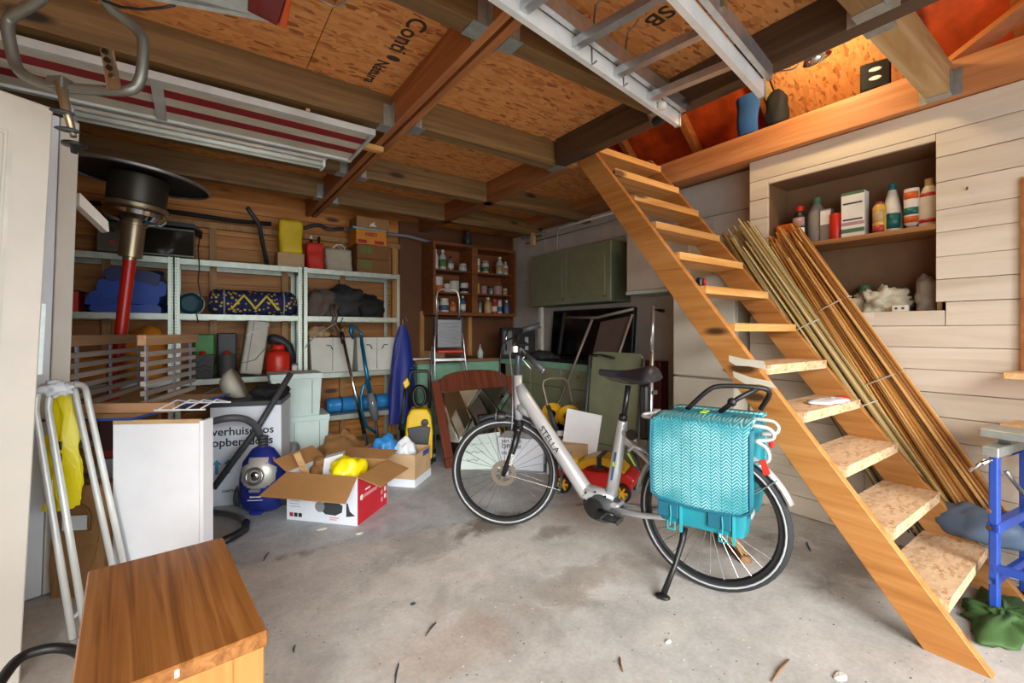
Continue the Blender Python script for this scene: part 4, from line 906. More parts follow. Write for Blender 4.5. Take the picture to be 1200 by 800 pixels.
# frame
def T3(pts, r, n, name, m, flat=1., **k): return MB().tube(pts, r, n, flat=flat).build(name, m, bk, smooth=True, **k)
T3([(1.105, 0, .655), (1.112, 0, .935)], [.026, .028], 16, 'head_tube', 'bike_silver')
T3([(1.10, 0, .87), (1.06, 0, .80), (.86, 0, .565), (.64, 0, .31), (.60, 0, .285)], [.03, .042, .042, .045, .035], 16, 'down_tube', 'bike_silver')
T3([(1.10, 0, .74), (1.04, 0, .72), (.98, 0, .69)], [.03, .035, .02], 12, 'gusset', 'bike_silver')
T3([(.66, 0, .335), (.58, 0, .325), (.47, 0, .325)], [.04, .045, .04], 14, 'bottom_beam', 'bike_silver', flat=.7)
T3([(.505, 0, .28), (.47, 0, .47), (.432, 0, .72), (.43, 0, .735)], [.033, .032, .026, .026], 16, 'seat_tube', 'bike_silver')
for s in (-1, 1):
    T3([(.425, s*.01, .68), (.39, s*.03, .645), (.02, s*.055, RW+.01)], [.014, .014, .011], 10, 'seat_stay', 'bike_silver')
    T3([(.48, s*.04, .27), (.3, s*.055, .285), (.02, s*.06, RW)], [.016, .015, .011], 10, 'chain_stay', 'bike_silver')
T3([(.44, 0, .66), (.40, 0, .62), (.33, 0, .57)], [.018, .016, .01], 10, 'stay_bridge', 'bike_silver')
MB().ell((.545, 0, .262), (.115, .072, .088), 20, 12).build('motor', 'dark_grey', bk, smooth=True)
MB().lathe([(.001, .062), (.05, .062), (.055, .07), (.03, .076), (.001, .076)], n=20, M=Matrix.Translation((.56, 0, .262)) @ Matrix.Rotation(R(-90), 4, 'X')).build('motor_cap', 'black', bk, auto=40)
MB().prism([(.43, .30), (.62, .34), (.66, .30), (.6, .27), (.45, .26)], 'y', -.05, .05).build('motor_housing', 'bike_silver', bk, bevel=.012)
for x, z in ((.505, .335), (.565, .345), (.62, .33)): MB().cyl((x, .05, z), (x, .054, z), .006, 8).build('bolt', 'black', bk)
plain('decal_blue', '2d5a86', .4); plain('lime', 'b8e02a', .4)
MB().prism([(.475, .42), (.485, .42), (.462, .57), (.45, .57)], 'y', .031, .0335).build('decal', 'decal_blue', bk); rbox(.462, .472, .0336, .0345, .495, .52).build('decal', 'lime', bk)
text('lettering', 'STELLA', .055, 'dark_grey', bk, frame((.93, .041, .635), (-.66, 0, -.75), (-.75, 0, .66)), .0015)
# fork and front parts
for s in (-1, 1):
    MB().tube([SF @ Vector((1.112, s*.045, .6)), SF @ Vector((1.135, s*.052, .5)), SF @ Vector((1.165, s*.055, .42)), SF @ Vector((1.2, s*.055, RW-.01))], [.02, .019, .018, .014], 12).build('fork_blade', 'rim_black', bk, smooth=True)
text('lettering', 'stella', .035, 'print_white', bk, SF @ frame((1.163, .0725, .395), (-.24, 0, .97), (-.97, 0, -.24)), .001)
MB().tube([SF @ Vector((1.112, -.06, .6)), SF @ Vector((1.112, .06, .6))], .024, 12).build('fork_crown', 'rim_black', bk, smooth=True)
bo = MB()
for i in range(5): bo.lathe([(.03, .6+i*.013), (.034, .606+i*.013), (.03, .612+i*.013)], c=(1.107, 0, 0), n=16)
bo.build('suspension_boot', 'black', bk, smooth=True)
T3([(1.112, 0, .935), (1.112, 0, 1.02), (1.10, 0, 1.10)], [.022, .018, .018], 14, 'stem', 'bike_grey')
MB().ell((1.1, 0, 1.09), (.035, .03, .04)).build('stem_clamp', 'black', bk, smooth=True)
Bi = (Matrix.Translation((1.972, 1.174, 0)) @ Matrix.Rotation(math.atan2(2.32-1.174, 1.603-1.972), 4, 'Z')).inverted()
def bl(*a, **k): return Bi @ PX(*a, **k)
gl, gr_ = bl(637, 434, d=2.62), bl(632, 381, d=2.98)
gl1, gr1 = bl(617, 416, d=2.70), bl(612, 387, d=2.95)
T3([gl1, bl(609, 408, d=2.76), Vector((1.1, 0, 1.1)), bl(605, 393, d=2.9), gr1], .0125, 10, 'handlebar', 'black')
T3([gl1, gl], [.017, .019], 12, 'grip', 'dark_grey'); T3([gr1, gr_], [.018, .02], 12, 'grip', 'dark_grey')
for g, h in ((gl, gl1), (gr_, gr1)):
    q = g+(g-h).normalized()*.006; T3([g, q], .0205, 12, 'grip_end', 'steel')
    lv = (g-h).normalized(); T3([h, h+lv*.02+Vector((.05, 0, -.015)), h+lv*.11+Vector((.055, 0, -.02))], [.008, .006, .005], 8, 'brake_lever', 'steel')
dp = MB(); dp.box(-.05, .05, -.035, .035, -.006, .006); dp.xf(frame(Vector((1.075, .02, 1.135)), (0, 1, 0), (1, 0, .5))); dp.build('display', 'black', bk, bevel=.004)
MB().cyl(Vector((1.09, .06, 1.08)), Vector((1.09, .06, 1.115)), .025, 16).build('bell', 'chrome', bk)
T3(cr([bl(606, 395, d=2.9), bl(592, 400, d=2.95), bl(587, 415, d=2.95), bl(586, 435, d=2.95), bl(591, 455, d=2.93), bl(603, 468, d=2.9), Vector((1.115, .03, .68))]), .005, 8, 'brake_cable', 'black')
T3(cr([bl(609, 400, d=2.85), bl(598, 410, d=2.85), bl(600, 440, d=2.87), Vector((1.13, .03, .75)), Vector((1.13, .04, .6))]), .004, 8, 'brake_cable', 'grey')
# headlight
MB().lathe([(.012, -.04), (.03, -.02), (.038, .02), (.036, .03)], n=18, M=SF @ Matrix.Translation((1.215, 0, .675)) @ Matrix.Rotation(R(90), 4, 'Y')).build('headlight', 'black', bk, smooth=True)
MB().lathe([(.034, .028), (.02, .04), (.001, .043)], n=18, M=SF @ Matrix.Translation((1.215, 0, .675)) @ Matrix.Rotation(R(90), 4, 'Y')).build('headlight_lens', 'lens', bk, smooth=True)
T3([SF @ Vector((1.12, 0, .63)), SF @ Vector((1.19, 0, .66))], .006, 8, 'lamp_bracket', 'steel')
# seat post and saddle
T3([(.43, 0, .72), (.40, 0, .92)], .0145, 14, 'seat_post', 'rim_black'); T3([(.431, 0, .735), (.425, 0, .765)], .022, 14, 'seat_clamp', 'black')
sd = MB()
def sf(u, v):
    # u along length nose..rear, v around
    x = .56-.31*u; w = .018+.012*u+.105*(max(0, (u-.3)/.7)**1.2)*(1-.35*(max(0, u-.86)/.14)**2); a = 2*math.pi*v
    top = .016+.022*u; bot = .02+.085*max(0, u-.3)*(1-.35*u); z0 = .985+.02*u*u-.014*math.sin(u*3.14)
    s = math.sin(a); c_ = math.cos(a); e_ = 1-.75*(max(0, u-.88)/.12)**2; return Vector((x, w*c_, z0-.045*u*u*c_*c_+(top*s*e_ if s > 0 else bot*s*e_)))
sd.grid(lambda u, v: sf(u, v), 18, 17)
for u in (0, 1): sd.add([sf(u, j/16) for j in range(16)], [tuple(range(16))])
sd.build('saddle', 'saddle', bk, smooth=True)
for s in (-1, 1): T3([(.52, s*.02, .955), (.43, s*.022, .93), (.36, s*.022, .93), (.29, s*.04, .96)], .0035, 6, 'saddle_rail', 'steel')
rbox(.29, .33, -.03, .03, .66, .93).build('lock_holder', 'black', bk, bevel=.008); rbox(.285, .335, -.032, .032, .62, .66).build('lock_bracket', 'steel', bk, bevel=.004)
MB().lathe([(.001, 0), (.028, 0), (.028, .008), (.001, .008)], n=18, M=Matrix.Translation((.36, .05, .68)) @ Matrix.Rotation(R(-90), 4, 'X')).build('frame_lock_button', 'black', bk)
T3([(.37, .07, .6), (.34, .075, .63), (.28, .07, .61)], .008, 8, 'cable_plug', 'rack_white')
MB().prism([(.385, .6), (.4, .585), (.33, .5), (.31, .5), (.33, .55)], 'y', .04, .052).build('chain_guard_tip', 'bike_grey', bk, bevel=.004); MB().prism([(.375, .585), (.385, .58), (.345, .525), (.335, .525)], 'y', .0525, .054).build('decal', 'lime', bk)
# rack
for s in (-1, 1):
    y = s*.075
    T3(cr([(.25, y*.6, .80), (.29, y*.9, .793), (.27, y*1.15, .785), (.1, y*1.15, .79), (-.2, y*1.15, .80), (-.262, y*1.1, .785), (-.262, y*.95, .75), (-.2, y, .735)]), .0085, 10, 'rack_rail', 'rack_white')
    T3([(.2, y*1.1, .78), (.03, y, RW+.04)], .007, 8, 'rack_strut', 'rack_white'); T3([(-.17, y*1.1, .79), (.0, y, RW+.03)], .007, 8, 'rack_strut', 'rack_white')
T3([(.25, -.045, .80), (.25, .045, .80)], .0085, 10, 'rack_cross', 'rack_white'); T3([(-.1, -.08, .80), (-.1, .08, .80)], .007, 8, 'rack_cross', 'rack_white')
T3(cr([(-.2, .085, .735), (-.245, .09, .71), (-.25, .085, .66), (-.2, .085, .64)]), .008, 10, 'rack_loop', 'rack_white')
rbox(-.262, -.245, -.025, .025, .7, .735).build('rear_light', 'red', bk, bevel=.004)
# kickstand, crank, pedals
T3([(.10, .06, .28), (.105, .07, .22), (.12, .13, .13), (.148, .21, .02)], [.017, .015, .012, .014], 12, 'kickstand', 'black'); MB().ell((.15, .217, .012), (.035, .022, .012)).build('kickstand_foot', 'black', bk, smooth=True)
T3([(.53, .075, .26), (.44, .09, .262)], [.014, .011], 10, 'crank', 'black'); T3([(.53, -.075, .26), (.62, -.09, .262)], [.014, .011], 10, 'crank', 'black')
for s, x in ((1, .435), (-1, .625)):
    p = MB(); p.box(x-.045, x+.045, s*.11-.03 if s > 0 else -.16, s*.11+.05 if s > 0 else -.08, .252, .262); p.build('pedal', 'black', bk, bevel=.003)
    for dx in (-.045, .04): rbox(x+dx, x+dx+.006, min(s*.09, s*.16), max(s*.09, s*.16), .246, .268).build('pedal_cage', 'dark_grey', bk)
# ---------------------------------------------------------------- panniers
def herring():
    m, nt, b = new_mat('herringbone'); MATS['herringbone'] = m
    mp = coords(nt, rnd=False); sx = N(nt, 'ShaderNodeSeparateXYZ'); nt.links.new(mp.outputs[0], sx.inputs[0])
    def mth(op, a, bb=None):
        n = N(nt, 'ShaderNodeMath', operation=op)
        for i, v in enumerate((a, bb)):
            if v is None: continue
            if isinstance(v, (int, float)): n.inputs[i].default_value = v
            else: nt.links.new(v, n.inputs[i])
        return n.outputs[0]
    pp = mth('PINGPONG', sx.outputs['X'], .020); ph = mth('ADD', sx.outputs['Z'], mth('MULTIPLY', pp, 1.0))
    st_ = mth('PINGPONG', ph, .0068); ln = mth('LESS_THAN', st_, .0026)
    fade = noise(nt, mp.outputs[0], 7, 2); fr = N(nt, 'ShaderNodeMapRange'); fr.inputs['From Min'].default_value = .3; fr.inputs['From Max'].default_value = .6; nt.links.new(fade.outputs['Fac'], fr.inputs['Value'])
    edge = mth('LESS_THAN', mth('PINGPONG', sx.outputs['X'], .020), .0185); k = mth('MULTIPLY', mth('MULTIPLY', ln, edge), fr.outputs[0])
    c = mix(nt, '11818e', 'a6d6d6', k); nt.links.new(c, b.inputs['Base Color']); b.inputs['Roughness'].default_value = .6
herring(); plain('teal', '107e8b', .6, var=.08, bmp=.1); plain('teal_navy', '0d5f74', .6); plain('teal_bright', '279aa4', .55)
pn = thing('pannier_bags', 'turquoise double pannier bags with a herringbone flap on the bicycle rack', 'bag', bk.location, bk.rotation_euler.z)
for s in (1, -1):
    y0, y1 = (.10, .225) if s > 0 else (-.225, -.10)
    b = MB()
    def f(u, v, y0=y0, y1=y1):
        a = 2*math.pi*u; ca, sa = math.cos(a), math.sin(a); e = .3; k = 1-.1*(1-v)**3; bul = 1+.06*math.sin(v*3.14)
        n_ = mn.noise(Vector((ca*2, sa*2, v*4)))*.012
        return Vector((-.012+.19*k*math.copysign(abs(ca)**e, ca)+n_, (y0+y1)/2+(y1-y0)/2*bul*math.copysign(abs(sa)**e, sa)+n_*.5, .36+.43*v))
    b.grid(f, 36, 10, wrap=True)
    for v in (0, 1): b.add([f(i/36, v) for i in range(36)], [tuple(range(36))])
    b.build('bag', 'teal', pn, smooth=True)
    if s > 0:
        def g(u, v):
            x = .195-.4*u; bulge = .012*math.sin(v*3.14)+.006*mn.noise(Vector((u*3, v*3, 2)))
            if v < .2: q = v/.2; y = .075+.16*q; z = .825-.012*q*q+.008*math.sin(u*3.1)
            else: q = (v-.2)/.8; y = .237+bulge; z = .81-.35*q-.012*math.sin(u*3.1)*q
            c_ = .02*max(0, (v-.85)/.15)**2*(1 if abs(u-.5) > .42 else 0); return Vector((x, y-.006*abs(u-.5), z+c_))
        fm = MB().grid(g, 24, 26); fl_ = fm.build('flap', 'herringbone', pn, smooth=True, solid=.005)
        ed = MB(); ed.tube([g(0, .2+.8*i/12)+Vector((0, .002, 0)) for i in range(13)]+[g(i/12, 1)+Vector((0, .002, 0)) for i in range(1, 13)]+[g(1, 1-.8*i/12)+Vector((0, .002, 0)) for i in range(1, 13)], .0055, 6); ed.build('binding', 'teal_navy', fl_, smooth=True)
        rbox(-.13, .11, .06, .12, .828, .834).build('window_trim', 'teal_navy', fl_)
        rbox(-.11, .09, .068, .11, .8345, .837).build('window', 'teal', fl_); rbox(-.01, .015, .05, .12, .838, .842).build('lime_strap', 'lime', pn)
        for x in (.12, -.09):
            rbox(x-.045, x+.045, .226, .24, .385, .45).build('strap_tab', 'teal_navy', pn, bevel=.003)
            T3b = MB(); T3b.tube([(x-.012, .244, .44), (x-.015, .245, .4), (x-.01, .243, .35)], .003, 6); T3b.build('drawcord', 'teal_bright', pn)
            bkl = MB(); bkl.tube([(x-.03, .238, .37), (x+.0, .241, .37), (x+.0, .238, .335), (x-.03, .236, .335)], .004, 6, closed=True); bkl.build('buckle', 'teal_bright', pn)
            rbox(x-.06, x-.05, .224, .238, .33, .46).build('strap', 'teal_bright', pn)
        rbox(-.206, -.202, .13, .2, .44, .46).build('reflective_strip', 'reflect', pn)
    else:
        def g2(u, v):
            x = .195-.4*u
            return Vector((x, -.075-.16*min(1, v/.2) if v < .2 else -.238, .825-.012*min(1, v/.2) if v < .2 else .81-.35*(v-.2)/.8))
        MB().grid(g2, 12, 12).build('flap', 'herringbone', pn, smooth=True, solid=.005)
rbox(-.18, .17, -.075, .06, .815, .823).build('bridge', 'teal', pn)
tg = MB(); tg.prism([(-.235, .60), (-.22, .66), (-.24, .67), (-.26, .61)], 'y', .10, .108); tg.build('reflector_tag', 'red', pn)
bs = thing('rack_strap_frame', 'black tubular frame folded up on the bicycle rack', 'frame', bk.location, bk.rotation_euler.z)
MB().tube(cr([(.09, .05, .835), (.0, .045, .93), (-.06, .03, .955), (-.2, .0, .955), (-.24, -.03, .93), (-.2, -.07, .85)]), .011, 10).build('tube', 'black', bs, smooth=True)
MB().tube([(-.05, .05, .835), (-.12, .02, .9), (-.2, -.0, .952)], .011, 10).build('brace', 'black', bs, smooth=True); MB().ell((-.1, .03, .885), (.02, .015, .02)).build('joint', 'black', bs, smooth=True)
# ================================================================ back right corner
wood('cab_brown', '6a3a1c', '8a5028', 'a26638', 'x', knots=False, var=.05); plain('sage', '84896c', .45, var=.05); plain('sage_dark', '66705a', .5); plain('mint_green', '7fae92', .5)
wood('worktop', '5c3f28', '7b5838', '94704a', 'x', knots=False, var=.05); wood('mirror_wood', '4a2216', '653020', '7a4230', 'z', rough=.35, knots=False, var=.04)
pc = thing('paint_cabinet', 'open brown wall cabinet full of paint tins and bottles', 'cabinet', (2.82, 4.87, 1.40))
CW = .585; CX = 2.82
for s in (-1, 1): rbox(min(s*CW, s*(CW-.03)), max(s*CW, s*(CW-.03)), -.17, .155, 0, .85).build('side_panel', 'cab_brown', pc)
rbox(-CW+.03, CW-.03, -.17, .155, 0, .035).build('bottom_panel', 'cab_brown', pc); rbox(-CW+.03, CW-.03, -.17, .155, .815, .85).build('top_panel', 'cab_brown', pc)
rbox(-CW+.03, CW-.03, .145, .155, .035, .815).build('back_panel', 'cab_brown', pc); rbox(-.075, .005, -.172, .14, .036, .814).build('divider', 'cab_brown', pc)
SL = [.036, .272, .535]
for z in SL[1:]:
    rbox(-CW+.032, -.077, -.14, .143, z-.018, z).build('shelf', 'cab_brown', pc); rbox(.007, CW-.032, -.14, .143, z-.014, z+.004).build('shelf', 'cab_brown', pc)
# tins and bottles: (bay x in photo order, level, kind, height, radius, colour, label words)
plain('tin_white', 'd8d4c6', .4); plain('tin_green', '4d7a58', .4); plain('tin_orange', 'c8662a', .4); plain('tin_pink', 'b08a8a', .4); plain('tin_blue', '4a6a8a', .4); plain('tin_tan', 'b89a68', .5); plain('tin_yellow', 'd2a83a', .4); plain('tin_grey', '8a8c8a', .35, .4); plain('tin_red', 'b03a34', .4); plain('glass_clear', 'b8c2c0', .15)
def can(x, y, z, kind, h, r, m, lab, cap='tin_white', band=None, grp='tins and bottles in the paint cabinet'):
    t = thing('paint_tin' if kind == 'tin' else 'bottle' if kind == 'bottle' else 'spray_can' if kind == 'spray' else 'jar', lab, {'tin': 'tin', 'bottle': 'bottle', 'spray': 'spray can', 'jar': 'jar'}[kind], (x, y, z+.001), group=grp)
    if kind == 'tin':
        MB().lathe([(r*.96, 0), (r, .004), (r, h-.006), (r*1.03, h-.003), (r*1.03, h), (r*.9, h), (r*.88, h-.006), (.001, h-.006)], n=16).build('body', m, t, auto=40)
    elif kind == 'bottle':
        MB().lathe([(r*.9, 0), (r, .01), (r, h*.6), (r*.8, h*.7), (r*.4, h*.8), (r*.35, h*.9)], n=16).build('body', m, t, smooth=True); MB().lathe([(r*.42, h*.88), (r*.42, h), (.001, h)], n=12).build('cap', cap, t, auto=40)
    elif kind == 'spray':
        MB().lathe([(r*.95, 0), (r, .006), (r, h*.75), (r*.6, h*.82)], n=16).build('body', m, t, smooth=True); MB().lathe([(r*.85, h*.8), (r*.85, h*.97), (r*.7, h), (.001, h)], n=14).build('cap', cap, t, auto=40)
    else:
        MB().lathe([(r*.92, 0), (r, .006), (r, h*.75), (r*.85, h*.82)], n=16).build('body', m, t, smooth=True); MB().lathe([(r*.88, h*.8), (r*.88, h), (.001, h)], n=14).build('lid', cap, t, auto=40)
    if band: MB().lathe([(r*1.012, h*.15), (r*1.012, h*.5)], n=16).build('label', band, t, smooth=True, solid=.0006)
    return t
L1, L2_, L3 = 1.40+.036, 1.40+.272, 1.40+.535
C_ = [(2.30, L3, 'bottle', .23, .034, 'tin_white', 'white slim bottle at the left end of the top cabinet shelf', 'print_white', None),
      (2.40, L3, 'bottle', .235, .042, 'glass_clear', 'clear round bottle with a green label on the top cabinet shelf', 'print_white', 'print_green'),
      (2.51, L3, 'bottle', .17, .038, 'tin_grey', 'grey squat bottle with a dark mark on the top cabinet shelf', 'black', 'tin_white'),
      (2.66, L3, 'jar', .09, .05, 'glass_clear', 'low clear tub with a brush on the top cabinet shelf', 'glass_clear', None),
      (2.88, L3, 'jar', .17, .036, 'tin_white', 'white tall canister with orange lettering right of the cabinet divider', 'tin_white', 'tin_tan'),
      (3.0, L3, 'jar', .155, .048, 'tin_white', 'white jar with a green lower half in the right cabinet bay', 'tin_pink', 'tin_green'),
      (3.2, L3, 'bottle', .22, .05, 'glass_clear', 'large clear bottle with brown liquid in the right cabinet bay', 'print_white', 'tin_tan'),
      (3.30, L3, 'bottle', .17, .034, 'tin_white', 'white bottle at the right end of the top cabinet shelf', 'tin_white', 'tin_pink'),
      (2.345, L2_+.075, 'tin', .10, .06, 'tin_white', 'cream paint tin stacked on a brown one at the left', 'tin_white', None),
      (2.345, L2_, 'tin', .072, .06, 'tin_orange', 'brown paint tin at the bottom of the left stack', 'tin_white', None),
      (2.46, L2_, 'tin', .1, .045, 'tin_white', 'small white tin beside the left stack of tins', 'tin_white', None),
      (2.56, L2_, 'tin', .14, .06, 'tin_white', 'large white paint tin in the middle of the left bay', 'tin_white', None),
      (2.68, L2_, 'tin', .12, .05, 'tin_white', 'white tin with black bars beside the cabinet divider', 'tin_white', 'print_black'),
      (2.88, L2_, 'jar', .125, .03, 'tin_yellow', 'narrow yellow packet right of the divider', 'tin_yellow', None),
      (2.98, L2_, 'jar', .10, .045, 'tin_pink', 'lilac jar on the middle right shelf', 'tin_pink', None),
      (3.07, L2_, 'jar', .10, .04, 'tin_grey', 'grey jar with a dark lid on the middle right shelf', 'black', None),
      (3.18, L2_, 'tin', .11, .055, 'tin_pink', 'dusty pink paint tin on the middle right shelf', 'tin_white', None),
      (3.30, L2_, 'jar', .085, .034, 'tin_tan', 'small tan jar at the right end of the middle shelf', 'tin_white', None),
      (2.31, L1, 'jar', .13, .03, 'tin_white', 'small white jar at the lower left of the paint cabinet', 'tin_white', 'tin_pink'),
      (2.42, L1, 'jar', .16, .055, 'tin_white', 'wide jar with a pale blue label on the lowest cabinet shelf', 'tin_white', 'tin_blue'),
      (2.54, L1, 'jar', .125, .045, 'tin_orange', 'orange jar on the lowest cabinet shelf', 'tin_orange', 'tin_tan'),
      (2.66, L1, 'bottle', .2, .036, 'tin_blue', 'blue and white slim bottle left of the divider', 'print_white', 'print_white'),
      (2.85, L1, 'spray', .18, .024, 'tin_green', 'thin green spray can right of the divider', 'tin_white', None),
      (2.92, L1, 'spray', .17, .03, 'tin_grey', 'grey spray can with a dark cap on the lowest shelf', 'black', None),
      (3.02, L1, 'bottle', .2, .05, 'tin_tan', 'tan bottle with a white nozzle on the lowest shelf', 'print_white', None),
      (3.13, L1, 'spray', .18, .035, 'tin_red', 'red spray can with a red cap on the lowest shelf', 'tin_red', 'print_white'),
      (3.22, L1, 'spray', .175, .03, 'tin_white', 'white spray can with a blue band on the lowest shelf', 'tin_white', 'tin_blue'),
      (3.305, L1, 'spray', .18, .036, 'tin_blue', 'steel blue spray can at the lower right of the cabinet', 'tin_grey', None)]
for i, (x, z, k, h, r, m, lab, cap, band) in enumerate(C_): can(x, 4.79+.03*((i*7) % 3-1)*.5, z+(.004 if x > 2.8 and z > 1.5 else 0), k, h, r, m, lab, cap, band)
tag(MB().lathe([(.05, 0), (.05, .13), (.03, .15), (.03, .2), (.034, .2), (.034, .215), (.001, .215)], n=16).build('jar', 'dark_grey', loc=(2.78, 4.86, 2.252), smooth=True), 'dark flask standing on top of the paint cabinet', 'flask')
# counter along the back wall and down the right wall
bc = thing('base_cabinet', 'green base cabinet along the back wall under the paint cabinet', 'cabinet', (2.45, 4.74, 0))
rbox(-.5, .54, -.26, .28, .08, .86).build('body', 'mint_green', bc); rbox(-.5, .54, -.2, .28, 0, .079).build('plinth', 'dark_grey', bc)
for i in range(2): rbox(-.49+i*.515, .015+i*.515, -.28, -.261, .1, .85).build('door', 'mint_green', bc, bevel=.003)
tag(rbox(-.56, .56, -.3, .28, 0, .035).build('worktop', 'worktop', loc=(2.47, 4.74, .861), bevel=.003), 'brown wooden worktop on the green cabinet along the back wall', 'worktop')
rc = thing('drawer_cabinet', 'green kitchen base cabinet with drawers along the right wall', 'cabinet', (3.3, 3.62, 0))
rbox(-.28, .29, -.74, .74, .08, .86).build('body', 'sage', rc); rbox(-.22, .29, -.74, .74, 0, .079).build('plinth', 'dark_grey', rc)
for i in range(3):
    y0 = -.735+i*.492
    for (z0, z1) in ((.1, .36), (.365, .64), (.645, .85)):
        d_ = rbox(-.3, -.281, y0, y0+.485, z0, z1).build('drawer', 'sage', rc, bevel=.003); MB().ell((-.312, y0+.24, (z0+z1)/2+.02), (.014, .016, .016), 10, 7).build('knob', 'worktop', d_, smooth=True)
rw = thing('worktop', 'dark worktop with a mint front edge on the green drawer cabinet', 'worktop', (3.3, 3.62, .861)); rbox(-.3, .29, -.76, .83, 0, .03).build('top', 'dark_grey', rw); rbox(-.315, -.3005, -.76, .83, -.03, .032).build('front_edge', 'mint_green', rw)
# green wall cabinet with two arched doors
gc = thing('wall_cabinet', 'green wall cabinet with two panelled doors', 'cabinet', (3.45, 3.62, 1.5))
rbox(-.13, .145, -.63, .63, 0, .6).build('body', 'sage_dark', gc)
for i in range(2):
    y0 = -.628+i*.63; d_ = rbox(-.15, -.131, y0, y0+.625, .005, .595).build('door', 'sage', gc, bevel=.003)
    ar = [(y0+.07, .07), (y0+.555, .07), (y0+.555, .46)]+[(y0+.3125+.2425*math.cos(R(a)), .46+.055*math.sin(R(a))) for a in range(15, 180, 15)]+[(y0+.07, .46)]
    MB().prism(ar, 'x', -.156, -.1505).build('door_panel', 'sage', d_, bevel=.006)
    MB().ell((-.162, y0+(.05 if i == 0 else .05), .06), (.013, .013, .013), 10, 7).build('knob', 'worktop', d_, smooth=True)
wc_ = thing('wall_cabinet', 'plain white wall cabinet behind the stairs', 'cabinet', (3.42, 2.45, 1.54)); plain('cab_white', 'c9c0b2', .5, var=.02)
rbox(-.16, .175, -.34, .3, .03, .56).build('body', 'cab_white', wc_, bevel=.003); rbox(-.18, .175, -.34, .3, 0, .0295).build('light_rail', 'mint', wc_); rbox(-.175, -.161, -.335, .295, .035, .555).build('door', 'cab_white', wc_, bevel=.002)
rbox(-.05, .17, -.33, .29, .5605, .61).build('panel_top', 'cab_white', wc_)
fz = thing('fridge', 'tall cream fridge freezer behind the staircase', 'fridge', (3.36, 1.90, 0)); plain('fridge_white', 'cfc9b8', .35, var=.02)
rbox(-.26, .23, -.26, .23, .04, 1.62).build('body', 'fridge_white', fz, bevel=.006); rbox(-.3, -.261, -.26, .23, .87, 1.61).build('door', 'fridge_white', fz, bevel=.008, seg=2); rbox(-.3, -.261, -.26, .23, .06, .855).build('door', 'fridge_white', fz, bevel=.008, seg=2)
rbox(-.24, .22, -.24, .21, 0, .039).build('plinth', 'black', fz)
# tv, radio, post on the counter
tv = thing('television', 'large black flat television leaning on the counter under the wall cabinet', 'television', (3.5, 3.49, .893), rot=(0, R(5), 0)); plain('screen', '08090b', .12)
rbox(-.02, .03, -.6, .62, 0, .56).build('case', 'black', tv, bevel=.006); rbox(-.024, -.0205, -.57, .59, .03, .54).build('screen', 'screen', tv)
cm = thing('coffee_machine', 'black coffee machine with a chrome strip on the counter behind the handlebar', 'coffee machine', (3.14, 4.32, .892), R(-30))
rbox(-.2, .2, -.14, .14, 0, .36).build('body', 'black_matte', cm, bevel=.012); rbox(-.17, -.07, -.146, -.1405, .05, .32).build('panel', 'dark_grey', cm)
MB().tube([(-.12, -.15, .33), (-.14, -.17, .25), (-.14, -.17, .1)], .01, 8).build('chrome_spout', 'chrome', cm, smooth=True); rbox(.08, .12, -.146, -.1405, .1, .25).build('display_strip', 'grey', cm)
tag(rbox(-.02, .02, -.025, .025, 0, .6).build('white_post', 'white_paint', loc=(3.35, 4.12, .892)), 'narrow white post on the counter between coffee machine and television', 'post')
tag(lump((3.2, 3.9, .892), (.12, .2, .06), .4, 2.4, 31).build('plastic_sheet', 'grey_dark', smooth=True), 'dark crumpled plastic sheet on the worktop beside the television', 'sheet')
bo_ = thing('bottle', 'small clear glue bottle on the brown worktop', 'bottle', (2.74, 4.5, .897)); MB().lathe([(.035, 0), (.036, .07), (.02, .1), (.008, .13), (.005, .16)], n=14).build('body', 'glass_clear', bo_, smooth=True)
tag(rbox(-.12, .12, -.07, .07, 0, .02).build('book_stack', 'print_white', loc=(2.03, 4.62, .897), rz=.2, bevel=.003), 'white papers lying on the left end of the brown worktop', 'papers')
tag(rbox(-.1, .1, -.06, .06, 0, .09).build('small_carton', 'cardboard_pale', loc=(2.25, 4.7, .897), rz=.1, bevel=.003), 'small tan carton on the brown worktop behind the step ladder', 'box')
# aluminium step ladder
sl_ = thing('step_ladder', 'aluminium step ladder with a red tray leaning before the counter', 'ladder', (2.13, 3.98, 0), R(-12))
plain('ladder_grey', '6e6f70', .4, .5)
for s in (-1, 1):
    MB().tube([(s*.2, 0, 0), (s*.155, .22, 1.1), (s*.12, .26, 1.36)], .016, 8, flat=.6).build('front_rail', 'alu', sl_, smooth=True)
    MB().tube([(s*.19, .36, 0), (s*.16, .3, 1.05)], .012, 8).build('rear_rail', 'alu', sl_, smooth=True); rbox(s*.135-.022, s*.135+.022, .22, .26, 1.16, 1.36).build('hinge', 'black', sl_, bevel=.005)
hp = [(-.12, .26, 1.34), (-.125, .27, 1.55), (-.11, .275, 1.62), (-.07, .28, 1.65), (.07, .28, 1.65), (.11, .275, 1.62), (.125, .27, 1.55), (.12, .26, 1.34)]
MB().tube(hp, .011, 10).build('hand_loop', 'alu', sl_, smooth=True)
for z, w in ((.24, .19), (.46, .18), (.68, .172), (.90, .165)): rbox(-w, w, z*.2-.01, z*.2+.07, z, z+.03).build('step', 'alu', sl_, bevel=.003)
pf = rbox(-.13, .13, .2, .25, 1.04, 1.33).build('platform', 'ladder_grey', sl_, bevel=.004)
for i in range(7): rbox(-.12, .12, .196, .2, 1.06+i*.037, 1.075+i*.037).build('rib', 'grey', pf)
rbox(-.14, .14, .15, .24, .985, 1.015).build('tray', 'red', sl_, bevel=.008)
